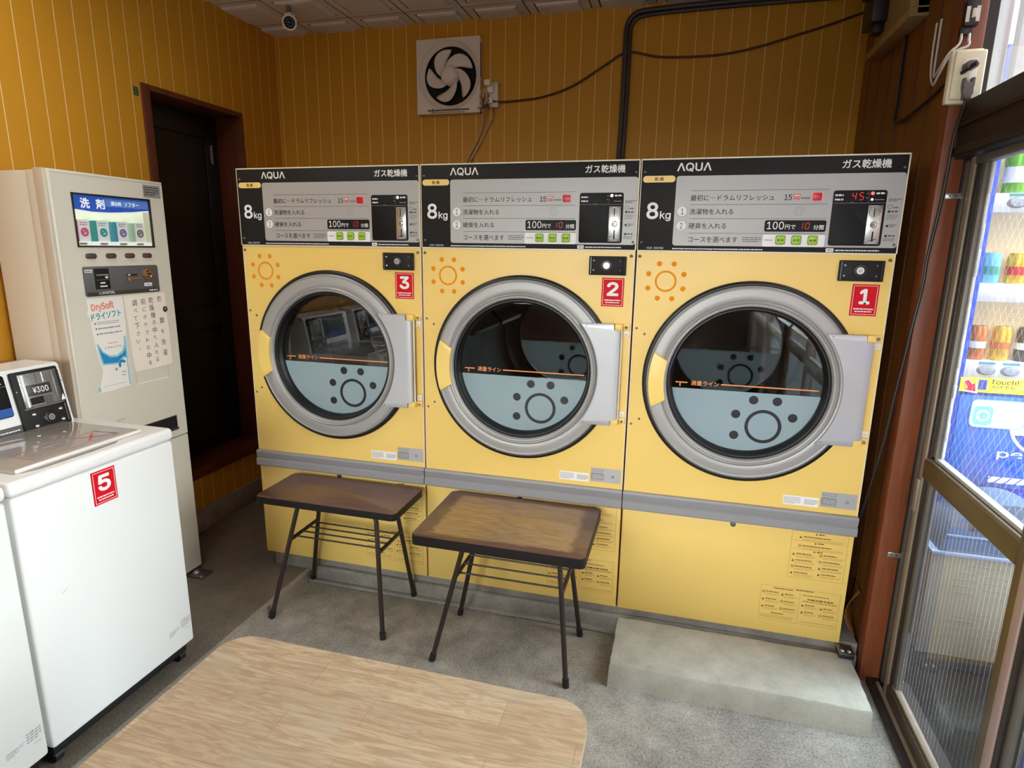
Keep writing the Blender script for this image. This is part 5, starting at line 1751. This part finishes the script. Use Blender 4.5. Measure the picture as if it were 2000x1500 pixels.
b = MB()
b.prism(rrpts(-0.012, 0.012, -0.008, 0.008, 0.006), 0.0, 0.028, 'cord_grey', 0.003, fr=FXZ(2.050, -0.062, 1.643))
b.tube([(2.056, -0.092, 1.645), (2.052, -0.096, 1.641), (2.042, -0.07, 1.633), (2.034, 0.00, 1.626), (2.030, 0.10, 1.610), (2.028, 0.22, 1.598), (2.028, 0.32, 1.597), (2.030, 0.372, 1.608), (2.032, 0.385, 1.64), (2.033, 0.388, 1.70), (2.033, 0.39, 1.80), (2.034, 0.39, 1.850)], 0.0045, 'cord_black', 8, 6)
tag(b.build('power_cable', base=(2.05, -0.06, 1.64)), 'black cord from the upper socket looping to the right wall', 'cord')
b = MB()
fr = FXZ(2.053, -0.0625, 0)
b.prism([(-0.0115, 1.618), (-0.0115, 1.598), (-0.008, 1.584), (-0.008, 1.572), (0.008, 1.572), (0.008, 1.584), (0.0115, 1.598), (0.0115, 1.618), (0.006, 1.618), (0.006, 1.606), (-0.006, 1.606), (-0.006, 1.618)], 0.0, 0.016, 'cord_grey', 0.002, fr=fr)
b.tube([(2.053, -0.070, 1.575), (2.053, -0.066, 1.555), (2.052, -0.050, 1.52), (2.050, -0.043, 1.48), (2.049, -0.041, 1.42), (2.047, -0.041, 1.352), (2.040, -0.041, 1.26), (2.036, -0.041, 1.21), (2.035, -0.041, 1.142), (2.028, -0.041, 1.06), (2.020, -0.038, 0.95), (2.014, -0.030, 0.849), (2.010, -0.02, 0.74), (2.002, 0.0, 0.62), (1.996, 0.03, 0.50), (1.992, 0.08, 0.40)], 0.0038, 'cord_black', 8, 6)
tag(b.build('power_cable', base=(2.05, -0.06, 1.57)), 'dark cord from the lower socket running down the wooden post', 'cord')

t = thing('circuit_breaker', 'small black circuit breaker on the post above the outlet', 'breaker', (2.05, -0.034, 1.75))
F = FXZ(0, -0.034, 0)
b = MB(F); b.box(2.031, 2.060, 1.733, 1.786, 0.0, 0.022, 'breaker_black', 0.002); b.box(2.027, 2.053, 1.716, 1.733, 0.0, 0.014, 'breaker_black', 0.003); b.box(2.036, 2.058, 1.786, 1.80, 0.0, 0.014, 'breaker_black', 0.003); b.build('case', t)
b = MB(F); b.box(2.0315, 2.039, 1.740, 1.772, 0.0215, 0.0235, 'cord_white'); b.box(2.0515, 2.059, 1.740, 1.772, 0.0215, 0.0235, 'cord_white'); b.build('terminal_label', t)
b = MB(F); b.box(2.042, 2.049, 1.748, 1.766, 0.0215, 0.030, 'cam_white', 0.001); b.build('switch_lever', t)
for k, (xa, xb) in enumerate(((2.032, 2.012), (2.048, 2.018))):
    b = MB(); b.tube([(xa, -0.045, 1.720), (xa - 0.001, -0.050, 1.705), (xa - 0.006 + 0.004 * k, -0.052, 1.693 - 0.002 * k), (xb, -0.045, 1.678), (2.012, 0.0, 1.658 - 0.014 * k), (2.022, 0.06, 1.655 - 0.02 * k), (2.032, 0.10 + 0.02 * k, 1.67), (2.0345, 0.11 + 0.03 * k, 1.72), (2.0345, 0.11 + 0.03 * k, 1.80)], 0.0027, 'cord_white', 7, 6)
    tag(b.build('wire', base=(xa, -0.045, 1.70)), 'white wire from the %s terminal of the small black breaker' % ('left', 'right')[k], 'wire', 'white wires under the breaker')
for k in range(2):
    b = MB(); b.tube([(2.042 + 0.010 * k, -0.044, 1.796), (2.044 + 0.011 * k, -0.046, 1.815), (2.050 + 0.010 * k, -0.044, 1.85), (2.052 + 0.010 * k, -0.042, 1.95), (2.052 + 0.010 * k, -0.042, 2.155)], 0.0027, 'cord_white', 7, 6)
    tag(b.build('wire', base=(2.045, -0.044, 1.80)), ('left', 'right')[k] + ' of the two white wires rising from the top of the small black breaker', 'wire', 'white wires above the breaker')
for z, lab in ((1.361, 'small metal bracket on the upper part of the wooden post'), (0.408, 'small metal bracket low on the wooden post')):
    b = MB(FXZ(0, -0.034, 0)); b.box(2.055, 2.088, z - 0.007, z + 0.007, 0.0, 0.003, 'steel', 0.001); b.disc(2.064, z, 0.002, 0.0034, 'hole_black', 8); b.disc(2.078, z, 0.002, 0.0034, 'hole_black', 8)
    tag(b.build('post_bracket', base=(2.07, -0.034, z)), lab, 'bracket', 'metal brackets on the post')

# peeling veneer at the foot of the right wall
b = MB()
vv, ff = [], []
for i in range(9):
    s_ = i / 8
    z = 0.235 - 0.145 * s_
    for j in range(5):
        q = j / 4
        y = 0.05 + 0.09 * q + 0.01 * math.sin(5 * s_)
        x = 2.036 - 0.03 * (1 - q) ** 1.5 * (0.3 + math.sin(PI * min(1, s_ * 1.15)))
        vv.append((x, y, z - 0.02 * (1 - q) * math.sin(s_ * 3)))
for i in range(8):
    for j in range(4):
        k = i * 5 + j
        ff.append((k, k + 1, k + 6, k + 5))
b.add(vv, ff, 'panel_wood')
pv = b.build('peeling_veneer', smooth=60, base=(2.03, 0.1, 0.09)); so = pv.modifiers.new('thickness', 'SOLIDIFY'); so.thickness = 0.002; so.offset = 0
tag(pv, 'curl of peeling wood veneer beside the foot of dryer 1', 'veneer')

# ------------------------------------------------------------------ outside
b = MB(); b.box(2.16, 150.0, -150, 150, -0.1, 0.0, 'asphalt'); b.box(-150, 2.16, -150, YF - 0.1, -0.1, 0.0, 'asphalt_dark'); struct(b.build('ground'), 'dark grey asphalt outside the door')

VY = 0.36
k_ = (VY + 1.812) / (0.55 + 1.812)
U = lambda x: 1.4504 + (x - 1.4504) * k_
V = lambda z: 1.2243 + (z - 1.2243) * k_
t = thing('drink_vending_machine', 'blue drink vending machine outside behind the glass door', 'vending machine', (U(2.36) + 0.5, VY + 0.35, 0.0))
F = FXZ(0, VY, 0)
ux0, ux1 = U(2.357), U(2.357) + 1.0
b = MB(F)
b.box(ux0, ux1, 0.08, 1.80, -0.68, -0.10, 'vm_blue', 0.01)
b.box(ux0, U(2.395), 0.08, 1.80, -0.11, 0.0, 'vm_blue', 0.004)
b.box(ux1 - 0.06, ux1, 0.08, 1.80, -0.11, 0.0, 'vm_blue', 0.004)
b.box(U(2.395), ux1 - 0.06, 1.72, 1.80, -0.11, 0.0, 'vm_blue', 0.004)
b.box(U(2.395), ux1 - 0.06, 0.08, 0.48, -0.11, 0.0, 'vm_deep_blue', 0.004)
b.box(U(2.395), ux1 - 0.06, 0.5, V(0.757), -0.11, 0.0, 'vm_panel_blue', 0.002)
b.box(U(2.395), ux1 - 0.06, 0.48, 0.5, -0.11, -0.006, 'vm_deep_blue')
b.box(U(2.52), ux1 - 0.1, 0.515, 0.535, -0.005, 0.002, 'vm_white', 0.002)
for x in (ux0 + 0.05, ux1 - 0.05):
    b.cyl(x, 0.0, 0.02, 0, 1, 'steel', 12, fr=Matrix(((1, 0, 0, 0), (0, 0, 0.08, 0.0), (0, -1, 0, -0.06), (0, 0, 0, 1))))
b.build('cabinet', t)
# printed panel
b = MB(F)
w = 0.003
for k in range(9):
    b.line((U(2.405) + k * 0.028, 0.505), (U(2.405) + k * 0.028 + 0.12, 0.505 + 0.13), 0.003, w, 'vm_deep_blue')
b.rect(U(2.386), ux1 - 0.06, V(0.768), V(0.818), w, 'vm_yellow')
ar = [(2.392, 0.808), (2.406, 0.816), (2.424, 0.796), (2.434, 0.803), (2.440, 0.764), (2.398, 0.770), (2.408, 0.780)]
b.poly([(U(x), V(z)) for x, z in ar][::-1], w + 0.002, 'vm_white')
cxa = sum(x for x, _ in ar) / 7; cza = sum(z for _, z in ar) / 7
b.poly([(U(cxa + (x - cxa) * 0.75), V(cza + (z - cza) * 0.75)) for x, z in ar][::-1], w + 0.003, 'vm_red')
b.text('Touch!', U(2.474), U(2.554), V(0.799), V(0.814), w + 0.001, 'dark_print', INTER, 0.01); b.text('だけでも', U(2.480), U(2.545), V(0.784), V(0.795), w + 0.001, 'dark_print', CJK, 0.01); b.text('オトク', U(2.565), U(2.65), V(0.784), V(0.812), w + 0.001, 'vm_cyan', CJK, 0.03)
b.rect(U(2.440), U(2.464), V(0.778), V(0.812), w + 0.001, 'vm_blue')
b.rr(U(2.430), U(2.592), V(0.647), V(0.745), 0.018, w + 0.001, 'vm_cyan'); b.rr(U(2.433), U(2.589), V(0.650), V(0.742), 0.016, w + 0.0015, 'vm_white')
b.rr(U(2.440), U(2.497), V(0.656), V(0.722), 0.012, w + 0.002, 'vm_cyan'); b.ring(U(2.4685), V(0.689), 0.012, 0.019, w + 0.003, 'vm_white', 20)
b.disc(U(2.665), V(0.672), 0.105, w + 0.0005, 'vm_white', 40)
lg = lambda a0, a1, r: [(U(2.665) + r * math.cos(a0 + (a1 - a0) * i / 20), V(0.672) + r * math.sin(a0 + (a1 - a0) * i / 20)) for i in range(21)]
b.poly(lg(math.radians(10), math.radians(190), 0.096), w + 0.0009, 'vm_red'); b.poly(lg(math.radians(205), math.radians(340), 0.096), w + 0.0009, 'vm_blue')
b.text('pepsi', U(2.530), U(2.530) + 0.155, V(0.540), V(0.576), w + 0.003, 'vm_white', INTER, 0.012, 5)
b.build('printed_panel', t)
# display with three shelves
b = MB(F)
s0, s1 = U(2.395), ux1 - 0.06
b.rect(s0, s1, V(0.82), 1.72, -0.098, 'vm_cream')
for z in (V(0.842), V(1.10), V(1.385)):
    b.box(s0, s1, z - 0.028, z + 0.028, -0.098, -0.012, 'vm_white', 0.004)
b.rect(s0, s1, V(1.16), V(1.24), -0.090, 'vm_cream')
b.build('display_shelf', t)
for z in (V(0.842), V(1.385)):
    for k in range(8):
        u = U(2.461) + k * 0.0635
        b = MB(F); b.lathe(u, z, [(0.0, -0.002), (0.018, -0.003), (0.022, -0.006), (0.026, -0.012)], 'vm_grey', 24, fr=Matrix.Translation((0, z * 0.4, 0)) @ Matrix.Scale(0.6, 4, (0, 1, 0))); b.box(u - 0.022, u + 0.022, z + 0.019, z + 0.026, -0.0125, -0.010, 'box_blue'); b.build('select_button', t)
b = MB(F)
b.rect(s0, s1, V(0.82), 1.72, -0.004, 'display_glass'); b.build('display_glass', t)
gcan = 'sample cans in the drink machine display'
cols_ = ['can_orange', 'can_yellow', 'can_dark', 'can_yellow', 'can_blue', 'can_orange']
names_ = ['orange patterned', 'golden yellow', 'dark', 'golden yellow', 'blue', 'orange patterned']
lab3 = ['first can from the left on the bottom shelf, orange patterned', 'golden yellow can second from the left on the bottom shelf', 'dark can third from the left on the bottom shelf',
        'golden can fourth from the left on the bottom shelf', 'blue can fifth from the left on the bottom shelf', 'orange can sixth from the left on the bottom shelf']
for k in range(6):
    u = U(2.437) + k * 0.0655
    z0 = V(0.842) + 0.0285
    b = MB(Matrix.Translation((u, VY + 0.055, z0)))
    hh = 0.105
    b.lathe(0, 0, [(0.0, 0.002), (0.022, 0.0), (0.0255, 0.006), (0.0255, hh - 0.014), (0.021, hh - 0.002), (0.0205, hh), (0.0, hh - 0.003)], cols_[k], 20)
    b.lathe(0, 0, [(0.0258, hh * 0.35), (0.0258, hh * 0.55)], 'vm_white' if k != 1 else 'can_orange', 20)
    b.lathe(0, 0, [(0.0208, hh - 0.003), (0.0206, hh + 0.0005), (0.0195, hh - 0.002), (0, hh - 0.0025)], 'steel', 20)
    tag(b.build('drink_can', smooth=50, base=(u, VY + 0.055, z0)), lab3[k] + ' of the outside vending machine', 'can', gcan)
for k in range(4):
    u = U(2.462) + k * 0.07
    z0 = V(1.385) + 0.0285
    b = MB(Matrix.Translation((u, VY + 0.055, z0)))
    b.lathe(0, 0, [(0.0, 0.002), (0.026, 0.0), (0.029, 0.006), (0.029, 0.10), (0.022, 0.125), (0.012, 0.14), (0.012, 0.16), (0, 0.16)], ('can_green', 'vm_yellow', 'can_green', 'can_blue')[k], 20)
    b.lathe(0, 0, [(0.0293, 0.03), (0.0293, 0.075)], 'vm_white', 20)
    tag(b.build('drink_bottle', smooth=50, base=(u, VY + 0.055, z0)), ('green bottle first from the left', 'yellow bottle second from the left', 'green bottle third from the left', 'blue bottle fourth from the left')[k] + ' on the top shelf of the outside vending machine', 'bottle', 'sample bottles in the drink machine display')
for k in range(5):
    u = U(2.44) + k * 0.066
    z0 = V(1.10) + 0.0285
    b = MB(Matrix.Translation((u, VY + 0.055, z0)))
    b.lathe(0, 0, [(0.0, 0.002), (0.022, 0.0), (0.0255, 0.006), (0.0255, 0.075), (0.021, 0.088), (0.0205, 0.09), (0.0, 0.088)], ('vm_cyan', 'can_yellow', 'vm_white', 'box_teal', 'vm_cyan')[k], 20)
    b.lathe(0, 0, [(0.0258, 0.025), (0.0258, 0.05)], ('box_teal', 'vm_red', 'box_teal', 'vm_white', 'box_blue')[k], 20)
    tag(b.build('drink_can', smooth=50, base=(u, VY + 0.055, z0)), ('cyan can with teal band first', 'yellow can second', 'white can third', 'teal can fourth', 'cyan can fifth')[k] + ' from left on the middle shelf of the drink machine', 'can', gcan)

# recycling bin outside
t = thing('recycling_bin', 'beige bin with domed blue-grey lid outside behind the ribbed glass', 'bin', (2.40, 0.235, 0.0))
F = FXZ(0, 0.165, 0)
b = MB(F); b.box(2.240, 2.60, 0.0, 0.345, -0.15, 0.0, 'bin_beige', 0.006); b.build('body', t)
pts = [(2.255, 0.340), (2.60, 0.340)] + [(2.425 + 0.168 * math.cos(a), 0.35 + 0.165 * math.sin(a)) for a in [math.radians(2 + 176 * i / 22) for i in range(23)]]
b = MB(F); b.prism(pts, -0.15, 0.002, 'bin_blue', 0.006); lid = b.build('lid', t)
b = MB(F); b.box(2.325, 2.40, 0.425, 0.475, 0.0, 0.006, 'bin_dark', 0.002); b.build('opening', lid)
b = MB(F); b.box(2.268, 2.585, 0.400, 0.406, 0.0, 0.006, 'bin_rim', 0.001); b.box(2.236, 2.605, 0.338, 0.350, -0.15, 0.008, 'bin_rim', 0.003); b.build('rim', t)
# blue crate outside the second leaf
b = MB()
b.box(2.24, 2.70, -0.90, -0.36, 0.0, 0.50, 'crate_blue', 0.012, 3)
for k in range(4):
    b.box(2.232, 2.242, -0.88 + 0.13 * k, -0.77 + 0.13 * k, 0.05, 0.45, 'crate_blue', 0.004)
tag(b.build('crate', base=(2.47, -0.6, 0)), 'bright blue crate outside the second glass door leaf', 'crate')

# neighbouring building outside, then an added light blocker
t = thing('neighbour_building', 'white sided building with beige stucco base seen through the upper window', 'building', (7.0, 8.0, 0.0))
b = MB(); b.box(2.4, 14.0, 7.0, 10.0, 0.0, 3.1, 'stucco_beige'); b.build('stucco_wall', t)
b = MB(); b.box(2.4, 14.0, 7.06, 10.0, 3.1, 5.6, 'siding_white')
for k in range(9):
    b.box(2.4, 14.0, 7.0, 7.06, 3.25 + k * 0.26, 3.46 + k * 0.26, 'siding_white', 0.01)
b.build('siding', t)
b = MB(); b.box(2.3, 14.0, 6.85, 7.06, 3.0, 3.16, 'alu_pale', 0.01); b.build('eave_trim', t)
t = thing('neighbour_building', 'tall dark brown building added out of view to block low sky light', 'building', (7.0, -7.0, 0.0))  # unseen block added to cut sky light reaching the back wall
b = MB(); b.box(3.2, 10.0, -14.0, -2.2, 0.0, 6.0, 'frame_wood'); b.build('wall', t)
b = MB(); b.box(3.15, 10.2, -14.2, -2.15, 6.0, 6.2, 'alu_dark'); b.build('roof', t)
